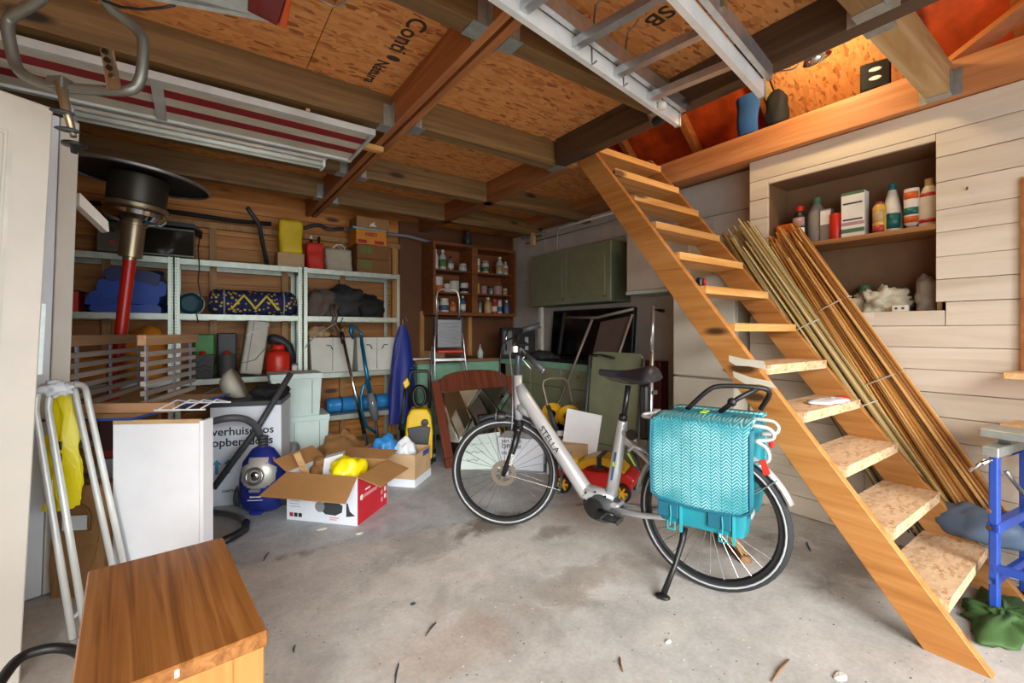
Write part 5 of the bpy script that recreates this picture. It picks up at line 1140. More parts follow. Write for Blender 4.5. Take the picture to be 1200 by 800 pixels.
# mirror in a red-brown frame, leaning
mr = thing('mirror', 'leaning mirror in a red-brown arched wooden frame behind the bicycle', 'mirror', (2.28, 3.545, 0), rot=(R(-23), 0, 0))
plain('mirror_glass', 'dfe6e4', .03, 1., var=.0)
rbox(-.47, .47, -.015, .015, 0, .085).build('bottom_rail', 'mirror_wood', mr, bevel=.005)
for s in (-1, 1): rbox(min(s*.47, s*.385), max(s*.47, s*.385), -.016, .016, .086, .8).build('stile', 'mirror_wood', mr, bevel=.006)
MB().prism([(-.384, .69), (.384, .69), (.384, .8)]+[(.47*math.cos(R(a))*.8, .8+.09*math.sin(R(a))) for a in range(15, 180, 15)]+[(-.384, .8)], 'y', -.016, .016).build('top_rail', 'mirror_wood', mr, bevel=.006)
rbox(-.386, .386, .002, .008, .084, .692).build('glass', 'mirror_glass', mr); rbox(-.386, .386, .0085, .013, .084, .692).build('backing', 'black', mr)
# pressure washer
pw = thing('pressure_washer', 'yellow pressure washer with a black handle beside the mirror', 'pressure washer', (1.66, 3.78, 0), R(-25)); plain('wash_yellow', 'e2bc14', .4)
rbox(-.12, .12, -.11, .12, .03, .075).build('base', 'black', pw, bevel=.01)
MB().prism([(-.115, .07), (.115, .07), (.12, .3), (.105, .45), (.07, .52), (-.07, .52), (-.105, .45), (-.12, .3)], 'y', -.1, .1).build('body', 'wash_yellow', pw, bevel=.02, seg=2)
MB().prism([(-.08, .2), (.08, .2), (.1, .36), (.04, .38), (-.1, .36)], 'y', -.112, -.1005).build('grille', 'dark_grey', pw, bevel=.006)
for x, z, r_ in ((.04, .14, .025), (.05, .40, .034)):
    b = MB(); b.lathe([(.001, 0), (r_, 0), (r_*.9, .018), (.001, .02)], n=18, M=Matrix.Translation((x, -.1, z)) @ Matrix.Rotation(R(90), 4, 'X')); b.build('dial', 'black', pw, auto=40)
MB().tube([(-.09, .07, .5), (-.09, .09, .8), (-.07, .09, .84), (.07, .09, .84), (.09, .09, .8), (.09, .07, .5)], .016, 10).build('handle', 'black', pw, smooth=True)
b = MB()
for i in range(5): b.tube([(.055*math.cos(a)*(1+.1*i % 2), -.02+.02*i, .62+.09*math.sin(a)) for a in [k*math.pi/8 for k in range(16)]], .012, 8, closed=True)
b.build('hose_coil', 'black', pw, smooth=True)
MB().tube([(-.12, -.05, .72), (-.13, -.08, .6), (-.17, -.12, .35)], [.016, .012, .01], 8).build('lance', 'black', pw, smooth=True); MB().prism([(-.14, .76), (-.1, .8), (-.08, .74), (-.12, .7)], 'y', -.1, -.06).build('spray_gun', 'wash_yellow', pw, bevel=.006)
for s in (-1, 1): MB().lathe([(.001, -.02), (.055, -.02), (.06, 0), (.055, .02), (.001, .02)], n=20, M=Matrix.Translation((s*.13, .08, .06)) @ Matrix.Rotation(R(90), 4, 'Y')).build('wheel', 'black', pw, auto=40)
# coat hanging from the shelf end
plain('coat_blue', '1c2f8a', .5, bmp=.2)
ct_ = thing('rain_coat', 'long blue raincoat hanging from the right end of the shelving', 'coat', (1.79, 4.5, .2))
b = MB()
def cf(u, v):
    a = 2*math.pi*u; w = .03+.085*min(1, v*2.3)**.7+.012*v; fold_ = 1+.22*math.sin(a*5+v*2)*min(1, v*1.5); k = mn.noise(Vector((math.cos(a)*2, math.sin(a)*2, v*3)))*.02
    return Vector((w*math.cos(a)*fold_+k-.02*v, .055*min(1, .3+v)*math.sin(a)*fold_, 1.07-1.02*v))
b.grid(cf, 50, 20, wrap=True)
for v in (0, 1): b.add([cf(i/50, v) for i in range(50)], [tuple(range(50))])
b.build('body', 'coat_blue', ct_, smooth=True); MB().tube([cf(.62, .05+i*.08)+Vector((0, -.006, 0)) for i in range(12)], .004, 6).build('zip', 'dark_grey', ct_)
MB().tube([(0, 0, 1.06), (.0, .0, 1.13), (.03, .0, 1.16), (.05, .0, 1.12)], .004, 6).build('hook', 'steel', ct_)
MB().ell((.09, -.05, .62), (.04, .02, .02)).build('cuff', 'blue_dark', ct_, smooth=True)
# stick vacuum and steel pipe
sv = thing('stick_vacuum', 'metallic blue stick vacuum cleaner standing before the shelves', 'vacuum', (1.42, 4.42, 0)); plain('metal_blue', '0f6f96', .25, .5); plain('clear_grey', '6a7074', .1)
O2 = Vector(sv.location)
def q2(x, y, Y=4.42): return PX(x, y, Y=Y)-O2
MB().tube([q2(424, 402), q2(430, 440), q2(434, 465)], [.017, .02, .024], 12).build('stem', 'metal_blue', sv, smooth=True)
MB().tube([q2(424, 402), q2(423, 391), q2(417, 384), q2(412, 381), q2(411, 388), q2(414, 397)], [.017, .015, .012, .02, .022, .012], 10).build('handle', 'metal_blue', sv, smooth=True)
MB().tube([q2(434, 443), q2(426, 452), q2(423, 465), q2(424, 483), q2(430, 500), q2(441, 507)], [.013, .014, .014, .015, .016, .016], 10).build('bow', 'metal_blue', sv, smooth=True)
MB().tube([q2(434, 460), q2(437, 475), q2(440, 492)], [.03, .045, .035], 14).build('dust_cup', 'clear_grey', sv, smooth=True); MB().tube([q2(440, 492), q2(442, 508), q2(443, 525)], .015, 10).build('neck', 'dark_grey', sv, smooth=True)
rbox(-.13, .13, -.07, .04, .0, .05).xf(Matrix.Translation((.07, -.05, 0))).build('floor_head', 'metal_blue', sv, bevel=.012); MB().tube([q2(443, 522), (.06, -.04, .05)], .014, 8).build('swivel', 'dark_grey', sv)
pp_ = thing('vacuum_tube', 'chrome telescopic vacuum tube leaning on the shelving', 'tube', (1.28, 4.36, 0)); O3 = Vector(pp_.location)
def q3(x, y, Y=4.4): return PX(x, y, Y=Y)-O3
MB().tube([q3(402, 398, 4.5), q3(415, 455, 4.42), q3(427, 508, 4.36)], .0165, 12).build('tube', 'chrome', pp_, smooth=True); MB().tube([q3(400, 389, 4.52), q3(402.5, 402, 4.5)], .021, 12).build('collar', 'black', pp_, smooth=True)
MB().tube([q3(426, 503, 4.37), q3(429, 522, 4.35), (-.0, -.03, .05)], [.02, .022, .02], 10).build('elbow', 'dark_grey', pp_, smooth=True); rbox(-.14, .13, -.1, .0, .0, .05).build('nozzle', 'black', pp_, bevel=.015)
tag(MB().tube([q3(402, 390, 4.52)+O3, q3(402, 384, 4.54)+O3, q3(400, 378, 4.56)+O3, q3(402, 372, 4.585)+O3], .004, 6).build('hang_loop', 'steel', smooth=True), 'thin wire hook holding the chrome tube on the shelf edge', 'hook')
tag(lump((1.05, 4.05, 0), (.2, .16, .2), .35, 2.2, 41).build('brown_sack', 'kraft', smooth=True), 'brown paper sack behind the open red box', 'sack')
tag(lump((.66, 4.02, 0), (.06, .08, .2), .35, 2.2, 44).build('clear_plastic_bag', 'grey', smooth=True), 'grey plastic bag squeezed between the moving box and the mint boxes', 'bag')
# folded deck chairs behind the saddle
plain('chair_brown', '5a4a42', .7); plain('frame_taupe', '857a6c', .4, .3)
fc = thing('folded_chair', 'folded chair with brown fabric leaning on the green drawers', 'chair', (3.0, 2.98, 0), group='folded garden chairs'); O4 = Vector(fc.location)
def q4(x, y, X): return PX(x, y, X=X)-O4
MB().tube([q4(661, 372, 2.98)+Vector((0, 0, 0)), q4(700, 372, 3.0), q4(742, 362, 3.02)], .013, 8).build('top_bar', 'frame_taupe', fc, smooth=True)
for a, bb in (((694, 374), (668, 440)), ((741, 368), (722, 425))):
    p0, p1 = q4(*a, 3.0), q4(*bb, 2.93); p2 = p1+(p1-p0)*((p1.z+O4.z-.01)/(p0.z-p1.z)) if p0.z > p1.z else p1
    p2.z = max(p2.z, .012); MB().tube([p0, p1, p2], .012, 8).build('leg', 'frame_taupe', fc, smooth=True)
c0, c1, c2, c3 = q4(704, 377, 3.0), q4(739, 370, 3.0), q4(722, 425, 2.94), q4(690, 432, 2.94); th = Vector((.012, 0, 0))
MB().hexa([c3, c2, c2+th, c3+th], [c0, c1, c1+th, c0+th]).build('fabric', 'chair_brown', fc)
gcz = thing('folded_chair', 'folded garden chair with olive green fabric behind the saddle', 'chair', (2.72, 2.5, 0), group='folded garden chairs'); plain('olive', '7d8468', .6, bmp=.1)
O5 = Vector(gcz.location)
def g5(u, v):
    # rounded panel in the y-z plane, leaning
    y = .27-.54*u; z = .28+.80*v; return Vector((.02+.1*v+.01*math.sin(u*3.14), y, z))
pts = []
for (cy, cz, a0) in ((.21, .98, 0), (-.21, .98, 90), (-.21, .34, 180), (.21, .34, 270)):
    for k in range(5):
        a = R(a0+k*22.5); pts.append((cy+.06*math.cos(a), cz+.06*math.sin(a)))
rot = Matrix.Rotation(R(6), 4, 'Y')
MB().prism(pts, 'x', .0, .018, M=rot).build('backrest', 'olive', gcz, bevel=.004)
rbox(.0, .02, -.27, .27, .18, .275).xf(rot).build('seat_edge', 'olive', gcz, bevel=.004)
for s in (-1, 1): MB().tube([rot @ Vector((-.012, s*.285, .012/.99)), rot @ Vector((-.012, s*.285, 1.0))], .013, 8).build('frame_rail', 'dark_grey', gcz, smooth=True)
MB().tube([rot @ Vector((-.012, .285, 1.0)), rot @ Vector((-.015, .15, 1.01)), rot @ Vector((-.02, .0, .99))], .01, 8).build('arm_rest', 'black', gcz, smooth=True)
tag(rbox(-.02, .02, -.3, .3, 0, .28).build('wooden_pallet', 'slat_rail', loc=(2.92, 2.5, 0), bevel=.003), 'row of short wooden boards on the floor under the green chair', 'boards')
cp = thing('chrome_pole', 'chrome telescopic pole standing beside the fridge', 'pole', (2.88, 2.22, 0)); MB().cyl((0, 0, 0), (.0, -.03, 1.05), .018, 14).build('lower_tube', 'alu', cp, smooth=True); MB().cyl((0, -.03, 1.03), (.0, -.04, 1.4), .014, 14).build('upper_tube', 'alu', cp, smooth=True); rbox(-.012, .04, -.05, -.0, .72, .75).build('clamp', 'steel', cp)
tp_ = thing('wall_tap', 'small black wall tap left of the chrome pole', 'tap', (3.585, 2.6, 1.4)); MB().cyl((0, 0, 0), (-.06, 0, 0), .014, 10).build('body', 'black', tp_, smooth=True); MB().tube([(-.06, .05, .01), (-.06, -.05, -.0)], .01, 8).build('lever', 'black', tp_, smooth=True)
tag(rbox(-.06, .06, -.12, .12, 0, .95).build('red_board', 'maroon', loc=(3.3, 2.5, 0), bevel=.003), 'dark red panel standing behind the olive folded chair', 'panel')  # a loose upright dark red panel, not a cupboard
# curtain rail and pull cords
crl = thing('curtain_rail', 'white curtain rail with hanging cords above the green wall cabinet', 'rail', (3.35, 3.75, 2.37)); MB().cyl((0, -1.2, 0), (0, .74, 0), .012, 10).build('rail', 'cool_white', crl, smooth=True); MB().cyl((.06, -1.2, -.06), (.06, .74, -.06), .008, 8).build('rail', 'grey', crl, smooth=True)
for y, l_ in ((.27, .62), (.05, .75)):
    MB().tube([(-.02, y, .0), (-.03, y, -l_*.5), (-.03, y, -l_)], .004, 6).build('cord', 'canvas', crl); MB().lathe([(.009, -l_-.05), (.011, -l_-.03), (.005, -l_)], c=(-.03, y, 0), n=10).build('tassel', 'canvas', crl, smooth=True)
rbox(-.02, .02, .5, .55, -.12, .028).build('wooden_hanger', 'board_light', crl)
# boxes with handwriting behind the front wheel, white sheet, toys
hb = thing('document_box', 'white document box with handwriting behind the front wheel', 'box', (2.42, 3.22, 0), R(-50)); rbox(-.2, .2, -.13, .13, 0, .27).build('body', 'box_cool', hb, bevel=.003); rbox(-.205, .205, -.135, .135, .22, .275).build('lid', 'box_cool', hb, bevel=.003)
for i, tx in enumerate(('pet grijp', 'OPS set', 'os')): text('handwriting', tx, .055, 'print_black', hb, frame((-.17, -.1358, .23-i*.052), (1, .0, .06), (0, 0, 1)), .0006)
hb2 = thing('brown_box', 'low brown box with a handwritten word right of the document box', 'box', (2.63, 2.86, 0), R(-50)); rbox(-.15, .17, -.12, .12, .1, .26).build('body', 'cardboard_pale', hb2, bevel=.003); rbox(-.17, .17, -.12, .12, 0, .099).build('lower_case', 'box_cool', hb2, bevel=.003); text('handwriting', 'netgo', .055, 'print_black', hb2, frame((-.15, -.1206, .1), (1, 0, 0), (0, 0, 1)), .0006)
tag(rbox(-.25, .25, -.15, .15, 0, .045).build('pale_lid', 'box_cool', loc=(2.72, 3.12, .28), rz=R(-50), bevel=.004), 'pale lid lying behind the front fork', 'lid')  # a flat box lid, not a tray
rbx = thing('mint_card', 'mint folded sheet of card leaning inside the mirror frame', 'card', (2.03, 3.37, 0), R(-30)); MB().hexa([(-.2, 0, 0), (.2, 0, 0), (.2, .01, 0), (-.2, .01, 0)], [(-.16, .1, .26), (.2, .1, .3), (.2, .11, .3), (-.16, .11, .26)]).build('card', 'mint', rbx)  # a single leaning sheet of card, not a tray
for i in range(3): MB().tube([(-.1+.022*k, -.002+.075-.03*i-.004, .2-.06*i+.012*math.sin(k*2.3+i)) for k in range(10-i*2)], .0022, 5).build('handwriting', 'print_black', rbx)
ws = thing('white_board', 'plain white board with one short printed line behind the bicycle frame', 'board', (2.66, 2.78, .11), rot=(0, R(8), R(-58))); rbox(-.15, .15, -.006, .006, 0, .42).build('board', 'panel_white', ws); rbox(-.01, .07, -.0066, -.0061, .1, .108).build('print', 'dark_grey', ws)  # a plain white board with one printed line, not a sign
ty = thing('toy_tractor', 'red and yellow plastic ride-on toy behind the bicycle', 'toy', (2.44, 2.42, 0), R(-62)); plain('toy_yellow', 'd8a416', .35); plain('toy_red', 'c4231d', .35)
MB().prism([(-.2, .06), (.32, .06), (.36, .16), (.3, .2), (.05, .18), (-.16, .2), (-.24, .14)], 'y', -.1, .12).build('body', 'toy_red', ty, bevel=.02, seg=2)
arcp = [(.10+.2*math.cos(R(a)), .14+.15*math.sin(R(a))) for a in range(0, 181, 15)]; arcq = [(.10+.14*math.cos(R(a)), .14+.09*math.sin(R(a))) for a in range(180, -1, -15)]
MB().prism(arcp+arcq, 'y', -.09, .1).build('fender', 'toy_yellow', ty, bevel=.008); rbox(.085, .115, -.1, .1, .21, .296).build('strap', 'black', ty); MB().prism([(-.2, .19), (-.05, .19), (-.08, .26), (-.17, .26)], 'y', -.08, .1).build('seat', 'toy_yellow', ty, bevel=.02)
for x in (-.17, .27):
    w = MB(); Mx = Matrix.Translation((x, -.125, .066)) @ Matrix.Rotation(R(90), 4, 'X'); w.lathe([(.05, -.02), (.064, -.02), (.066, 0), (.064, .02), (.05, .02), (.05, -.02)], n=22, M=Mx); wo = w.build('wheel', 'black', ty, auto=40)
    s_ = MB(); s_.lathe([(.001, -.018), (.014, -.018), (.014, .018), (.001, .018)], n=12, M=Mx)
    for i in range(6): s_.box(.01, .052, -.007, .007, -.012, .012, M=Mx @ Matrix.Rotation(i*math.pi/3, 4, 'Z'))
    s_.build('spokes', 'toy_yellow', wo)
for k, (x, y, z0, lab) in enumerate(((2.78, 3.25, .326, 'yellow plastic hose reel beside the bicycle down tube'), (2.82, 3.06, .326, 'orange-yellow plastic reel left of the olive chair'))):
    t = thing('hose_reel', lab, 'reel', (x, y, z0)); Mx = Matrix.Translation((0, 0, .1)) @ Matrix.Rotation(R(-60), 4, 'Z') @ Matrix.Rotation(R(90), 4, 'X')
    MB().lathe([(.045, -.03), (.1, -.03), (.1, -.02), (.06, -.015), (.06, .015), (.1, .02), (.1, .03), (.045, .03), (.045, -.03)], n=24, M=Mx).build('reel', 'toy_yellow', t, auto=35); MB().lathe([(.001, -.04), (.02, -.04), (.02, .04), (.001, .04)], n=12, M=Mx).build('hub', 'black', t)
tag(rbox(-.2, .2, -.16, .16, 0, .325).build('wooden_crate', 'cardboard_dark', loc=(2.79, 3.16, 0), bevel=.004), 'brown wooden crate carrying the yellow reels', 'crate')
tf = thing('tubular_frame', 'bent steel tube frame with dark grips behind the down tube', 'frame', (2.75, 3.25, 0)); O6 = Vector(tf.location)
MB().tube([PX(653, 510, d=4.0)-O6, PX(645, 490, d=4.05)-O6, PX(636, 452, d=4.1)-O6, PX(637, 446, d=4.1)-O6, PX(645, 443, d=4.12)-O6, PX(660, 443, d=4.2)-O6, PX(665, 447, d=4.22)-O6, PX(671, 470, d=4.25)-O6, PX(675, 500, d=4.25)-O6], .011, 8).build('tube', 'frame_taupe', tf, smooth=True)
MB().tube([PX(653, 505, d=3.99)-O6, PX(642, 475, d=4.07)-O6], .02, 8).build('grip', 'dark_grey', tf, smooth=True)
# ================================================================ ceiling, niche, right edge
# --- aluminium ladder hung under the joists
ld = thing('aluminium_ladder', 'aluminium extension ladder hung flat under the joists', 'ladder', (1.25, 1.08, 2.27), R(8.5)); plain('alu_bright', 'e4e6e4', .35, .25)
def rail(y, z, w=.024): 
    b = MB(); b.box(-1.6, .84, y-w/2, y+w/2, z, z+.012); b.box(-1.6, .84, y-w/2, y-w/2+.004, z+.012, z+.06); b.box(-1.6, .84, y+w/2-.004, y+w/2, z+.012, z+.06); b.box(-1.6, .84, y-w/2, y+w/2, z+.06, z+.068); return b
for y in (-.2, .2): rail(y, .0).build('rail', 'alu_bright', ld)
for y in (-.235, .165): rail(y+.0 if y < 0 else y, .062).build('inner_rail', 'alu', ld)
rg_ = rbox(-.018, .018, -.19, .19, .016, .048).mesh('rung', 'alu')
for i in range(8):
    o = bpy.data.objects.new('rung', rg_); col.objects.link(o); o.parent = ld; o.location = (-1.43+i*.28, 0, 0)
for y in (-.2, .2): rbox(.836, .85, y-.016, y+.016, -.002, .07).build('end_cap', 'galv', ld)
for x in (.1, .33): MB().tube([(x, .18, .02), (x-.02, .19, .0), (x-.03, .18, .1), (x-.05, .15, .2), (x-.02, .12, .25), (x+.02, .14, .29)], .004, 6).build('wire', 'steel', ld)
MB().lathe([(.01, 0), (.022, .005), (.022, .03), (.01, .035)], c=(.62, .17, .0), n=12).build('hook', 'white_paint', ld)
rbox(.25, .28, -.26, -.245, .09, .13).build('latch', 'brushed', ld)
# --- striped camp bed stored under the joist
cb_ = thing('striped_camp_bed', 'folded camp bed with red and white striped cloth stored under the joist', 'camp bed', (-.12, 2.80, 2.33)); plain('stripe_red', '8f1f28', .7); plain('stripe_white', 'cfc8b6', .7); plain('bed_frame', 'c9cbc6', .4, .2)
yb_ = -.225
for w_, m_ in ((.085, 'stripe_white'), (.085, 'stripe_red'), (.095, 'stripe_white'), (.08, 'stripe_red'), (.105, 'stripe_white')):
    rbox(-1.08, .95, yb_, yb_+w_, .008, .014).build('stripe', m_, cb_); yb_ += w_
for y in (-.255, .222): rbox(-1.1, .97, y, y+.032, -.006, .03).build('side_rail', 'bed_frame', cb_)
for x in (-1.1, -.04, .95): rbox(x, x+.045 if x < 0 else x+.02, -.228, .228, -.004, .008).build('cross_rail', 'bed_frame', cb_)
for x in (-.6, .6): rbox(x, x+.02, -.26, .26, .031, .045).build('batten', 'board_light', cb_)
tag(rbox(-.02, .16, -.02, .02, 0, .035).build('wood_offcut', 'tread_pine', loc=(.84, 2.86, 2.362)), 'short pine offcut poking out at the end of the striped bed', 'offcut')
# --- fluorescent fitting (off)
ft = thing('fluorescent_light', 'long fluorescent tube fitting screwed under the joists', 'light', (.1, 3.2, 2.31)); plain('tube_off', 'd8dcd2', .25)
rbox(-.62, .62, -.045, .045, .03, .065).build('housing', 'white_paint', ft, bevel=.004); MB().prism([(-.09, .03), (-.045, .055), (.045, .055), (.09, .03), (.086, .027), (.043, .05), (-.043, .05), (-.086, .027)], 'x', -.62, .62).build('reflector', 'cool_white', ft)
for y in (-.03, .03): MB().cyl((-.6, y, .01), (.6, y, .01), .014, 12).build('tube', 'tube_off', ft, smooth=True)
for x in (-.615, .6): rbox(x, x+.015, -.05, .05, -.01, .03).build('lamp_holder', 'cool_white', ft)
for x in (-.4, .4): rbox(x, x+.02, -.02, .02, .065, .267).build('mount', 'grey', ft)
# --- bicycle carrier at top left
bcx = thing('bike_carrier', 'grey tubular car bicycle carrier hanging from the ceiling at top left', 'bike carrier', PX(95, 60, d=1.35)); Ob = Vector(bcx.location); plain('carrier_tube', '7c7c72', .4, .6)
def qb(x, y, d=1.35): return PX(x, y, d=d)-Ob
MB().tube(cr([qb(70, -45, 1.3), qb(52, -6, 1.32), qb(22, 14, 1.34), qb(12, 22, 1.35), qb(9, 34, 1.35), qb(17, 72, 1.36), qb(26, 86, 1.36), qb(45, 96, 1.37), qb(70, 102, 1.38), qb(120, 106, 1.4), qb(150, 106, 1.41), qb(161, 99, 1.42), qb(166, 85, 1.42), qb(168, 52, 1.42), qb(163, 38, 1.42), qb(148, 24, 1.41), qb(122, 0, 1.38), qb(112, -40, 1.32)], 3), .0155, 12).build('frame_tube', 'carrier_tube', bcx, smooth=True)
MB().tube([qb(119, 57, 1.37), qb(132, 60, 1.372), qb(140, 105, 1.39), qb(127, 105, 1.388)], .004, 6, closed=True).build('bracket_edge', 'brushed', bcx)
bp_ = MB(); v4 = [qb(117, 60, 1.37), qb(131, 57, 1.37), qb(141, 104, 1.385), qb(128, 104, 1.385)]; dd = Vector((SA, CA, 0))*.006; bp_.hexa(v4, [v+dd for v in v4]); bp_.build('bracket', 'brushed', bcx)
for y in (61, 71, 80, 90):
    p = qb(124+(y-61)*.28, y, 1.368); MB().cyl(p, p-Vector((SA, CA, 0))*.008, .008, 12).build('bolt', 'black' if y != 90 else 'chrome', bcx)
MB().tube([qb(70, 96, 1.36), qb(78, 130, 1.37), qb(86, 160, 1.37)], [.014, .012, .009], 10).build('arm', 'brushed', bcx, smooth=True); ck = rbox(-.025, .025, -.022, .022, -.018, .018); ck.xf(Matrix.Translation(qb(71, 99, 1.372)) @ Matrix.Rotation(R(-35), 4, 'Z')); ck.build('clamp', 'carrier_tube', bcx, bevel=.004)
for (x, y) in ((73, 131), (79, 152)):
    p = qb(x, y, 1.36); MB().ell(p, (.03, .012, .008)).build('knob', 'dark_grey', bcx, smooth=True)
p = qb(87, 168, 1.37); MB().lathe([(.008, -.03), (.012, 0), (.03, .0), (.03, -.008), (.01, -.012)], c=p, n=14).build('end_knob', 'black', bcx, smooth=True)
for a_ in (qb(70, -45, 1.3), qb(112, -40, 1.32)):
    MB().tube([a_, Vector((a_.x, a_.y, 2.576-Ob.z))], .006, 8).build('hanging_strap', 'black', bcx, smooth=True)
MB().tube(cr([qb(112, -40, 1.32), qb(150, -30, 1.31), qb(200, -10, 1.33)]), .01, 8).build('support_arm', 'carrier_tube', bcx, smooth=True)
# light board with tail lamp
pl_ = [PX(182, -12, d=1.32)-Ob, PX(175, 0, d=1.36)-Ob, PX(332, 29, d=1.42)-Ob, PX(345, -25, d=1.3)-Ob]; up_ = Vector((0, 0, .004)); MB().hexa(pl_, [v+up_ for v in pl_]).build('light_board', 'galv', bcx)
plain('tail_maroon', '5e1414', .25); plain('tail_amber', 'b4481a', .25)
def lampblock(a, m, nm):
    v = [PX(x, y, d=d_)-Ob for x, y, d_ in a]; dn = Vector((0, 0, -.03)); MB().hexa([q+dn for q in v], v).build(nm, m, bcx, bevel=.003)
lampblock([(290, 2, 1.37), (325, 20, 1.41), (338, -22, 1.3), (292, -25, 1.3)], 'tail_maroon', 'tail_light'); lampblock([(326, 20, 1.41), (336, 22, 1.412), (344, -22, 1.302), (339, -22, 1.3)], 'tail_amber', 'indicator')
MB().tube([PX(120, 0, d=1.36)-Ob, PX(140, 8, d=1.36)-Ob, PX(165, 11, d=1.37)-Ob, PX(190, 9, d=1.38)-Ob, PX(205, 6, d=1.38)-Ob], .004, 6).build('cable', 'black', bcx, smooth=True)
tag(MB().tube([PX(365, -12, Z=2.565), PX(378, 1, Z=2.565), PX(392, 8, Z=2.565), PX(404, 3, Z=2.565), PX(415, -10, Z=2.565)], .004, 6).build('wire_hook', 'galv', smooth=True), 'bent galvanised wire hook on the osb ceiling', 'hook')
# --- dark clutter on the wall plate behind the shelves
for k, (pts, r_, m, lab) in enumerate((([(-.9, 4.93, 2.24), (-.2, 4.95, 2.26), (.3, 4.94, 2.245), (.62, 4.95, 2.26)], .02, 'black_matte', 'black hose lying on the wall rail above the oven'), ([(.9, 4.93, 2.25), (1.05, 4.95, 2.31), (1.15, 4.9, 2.27), (1.3, 4.93, 2.3)], .018, 'dark_grey', 'dark looped hose behind the red bag'))):
    tag(MB().tube(cr(pts), r_, 8).build('hose', m, smooth=True), lab, 'hose')
tag(MB().tube([(.40, 4.72, 2.33), (.5, 4.82, 2.22), (.58, 4.9, 1.84)], .02, 10).build('grey_pipe', 'dark_grey', smooth=True), 'short dark grey pipe slanting down left of the yellow bag', 'pipe')
tag(MB().tube([(1.72, 4.9, 2.30), (2.0, 4.92, 2.31), (2.3, 4.94, 2.28), (2.7, 4.95, 2.29)], .02, 10).build('waste_pipe', 'grey', smooth=True), 'grey plastic pipe running above the paint cabinet', 'pipe')
# --- stuff in the attic opening
plain('denim', '2b5c9a', .8, bmp=.2); plain('black_fabric', '121214', .8)
jn = thing('jeans', 'blue jeans hanging over the beam in the attic opening', 'clothing', (3.1, 1.62, 2.595)); jm = MB()
def jf(u, v):
    a = 2*math.pi*u; w = .085-.015*v; return Vector((.035*math.sin(a)+.01*math.sin(v*7), w*math.cos(a)*(1+.12*math.sin(a*4)), .005+.27*(1-v)))
jm.grid(jf, 24, 10, wrap=True)
for v in (0, 1): jm.add([jf(i/24, v) for i in range(24)], [tuple(range(24))])
jm.xf(Matrix.Translation((.1, 0, 0))); jm.build('leg', 'denim', jn, smooth=True)
tag(lump((3.21, 1.43, 2.592), (.05, .07, .16), .2, 2, 61).build('black_bag', 'black_fabric', smooth=True), 'black bag beside the blue jeans in the attic opening', 'bag')
sk = thing('speaker_box', 'black speaker-like box with two white labels on the attic beam', 'speaker', (3.235, .90, 2.592), R(15)); rbox(-.06, .06, -.07, .07, 0, .16).build('case', 'black', sk, bevel=.01)
for z in (.06, .11): MB().ell((-.062, 0, z), (.003, .03, .012), 12, 7).build('label', 'print_white', sk, smooth=True)
al = thing('attic_lamp', 'clip-on reflector lamp glowing in the attic opening', 'lamp', (2.75, 1.02, 2.68)); MB().lathe([(.02, .06), (.04, .05), (.07, 0)], n=20, M=Matrix.Rotation(R(-50), 4, 'Y')).build('reflector', 'chrome', al, smooth=True, solid=.002)
MB().tube([(.0, 0, .05), (-.1, -.0, .1), (-.3, 0, .02), (-.54, 0, -.06)], .006, 6).build('arm', 'steel', al); 
mb_, nt_, b_ = new_mat('bulb'); MATS['bulb'] = mb_; b_.inputs['Emission Color'].default_value = (1, .8, .5, 1); b_.inputs['Emission Strength'].default_value = 12
MB().ell((.0, 0, .02), (.028, .028, .03)).build('bulb', 'bulb', al, smooth=True)
point('attic_lamp_light', (2.84, 1.1, 2.85), 12, (1, .72, .38), .06)
pj = thing('paint_roller', 'dark paint roller lying along the trimmer over the stairs', 'roller', (2.06, 1.45, 2.36), R(80)); MB().cyl((-.11, 0, 0), (.11, 0, 0), .026, 14).build('roller', 'dark_grey', pj, smooth=True); MB().tube([(.11, 0, 0), (.14, 0, 0), (.14, .02, .04)], .005, 6).build('wire', 'steel', pj)
# --- attic ties
for i, (y0, z0, y1, z1) in enumerate(((.66, 2.585, -.1, 3.02), )):
    struct(MB().tube([(3.3, y0, z0), (3.3, y1, z1)], .05, 4).build('brace', 'beam_pine'))
# --- niche contents
def nb(name, lab, y, x, z, prof, m, cap=None, capm='print_white', label=None, sx=1, sy=1, cat='bottle', n=18):
    t = thing(name, lab, cat, (x, y, z+.001)); MB().lathe(prof, n=n, sx=sx, sy=sy).build('body', m, t, auto=45)
    if cap: MB().lathe(cap, n=14, sx=min(1, sx*1.1), sy=1).build('cap', capm, t, auto=45)
    for (z0, z1, r_, lm, half) in (label or ()):
        b = MB(); b.grid(lambda u, v: Vector((-math.cos(R(-60+120*u))*r_*sx, math.sin(R(-60+120*u))*r_*sy, z0+(z1-z0)*v)), 10, 2); b.build('label', lm, t, smooth=True, solid=.0008)
    return t
ZN = 1.779
plain('nb_grey', '8d8880', .4); plain('nb_white', 'd9d2c4', .4); plain('nb_orange', 'd8621f', .4); plain('nb_teal', '1f6a66', .4)
nb('bottle', 'black bottle with a red cap and pink label in the niche', 1.345, 3.35, ZN, [(.038, 0), (.042, .01), (.042, .2), (.025, .235), (.018, .24)], 'black', [(.022, .236), (.022, .27), (.001, .27)], 'red', [(.13, .19, .0428, 'tin_pink', 1), (.04, .12, .0428, 'print_white', 1)])
nb('bottle', 'grey bottle with a green cap behind the black one in the niche', 1.27, 3.42, ZN, [(.05, 0), (.055, .01), (.055, .22), (.03, .27), (.02, .28)], 'nb_grey', [(.024, .275), (.024, .32), (.001, .32)], 'tin_green')
tag(rbox(-.03, .03, -.05, .05, 0, .15).build('orange_packet', 'nb_orange', loc=(3.3, 1.41, ZN+.001), bevel=.003), 'orange packet leaning at the left end of the niche shelf', 'packet')
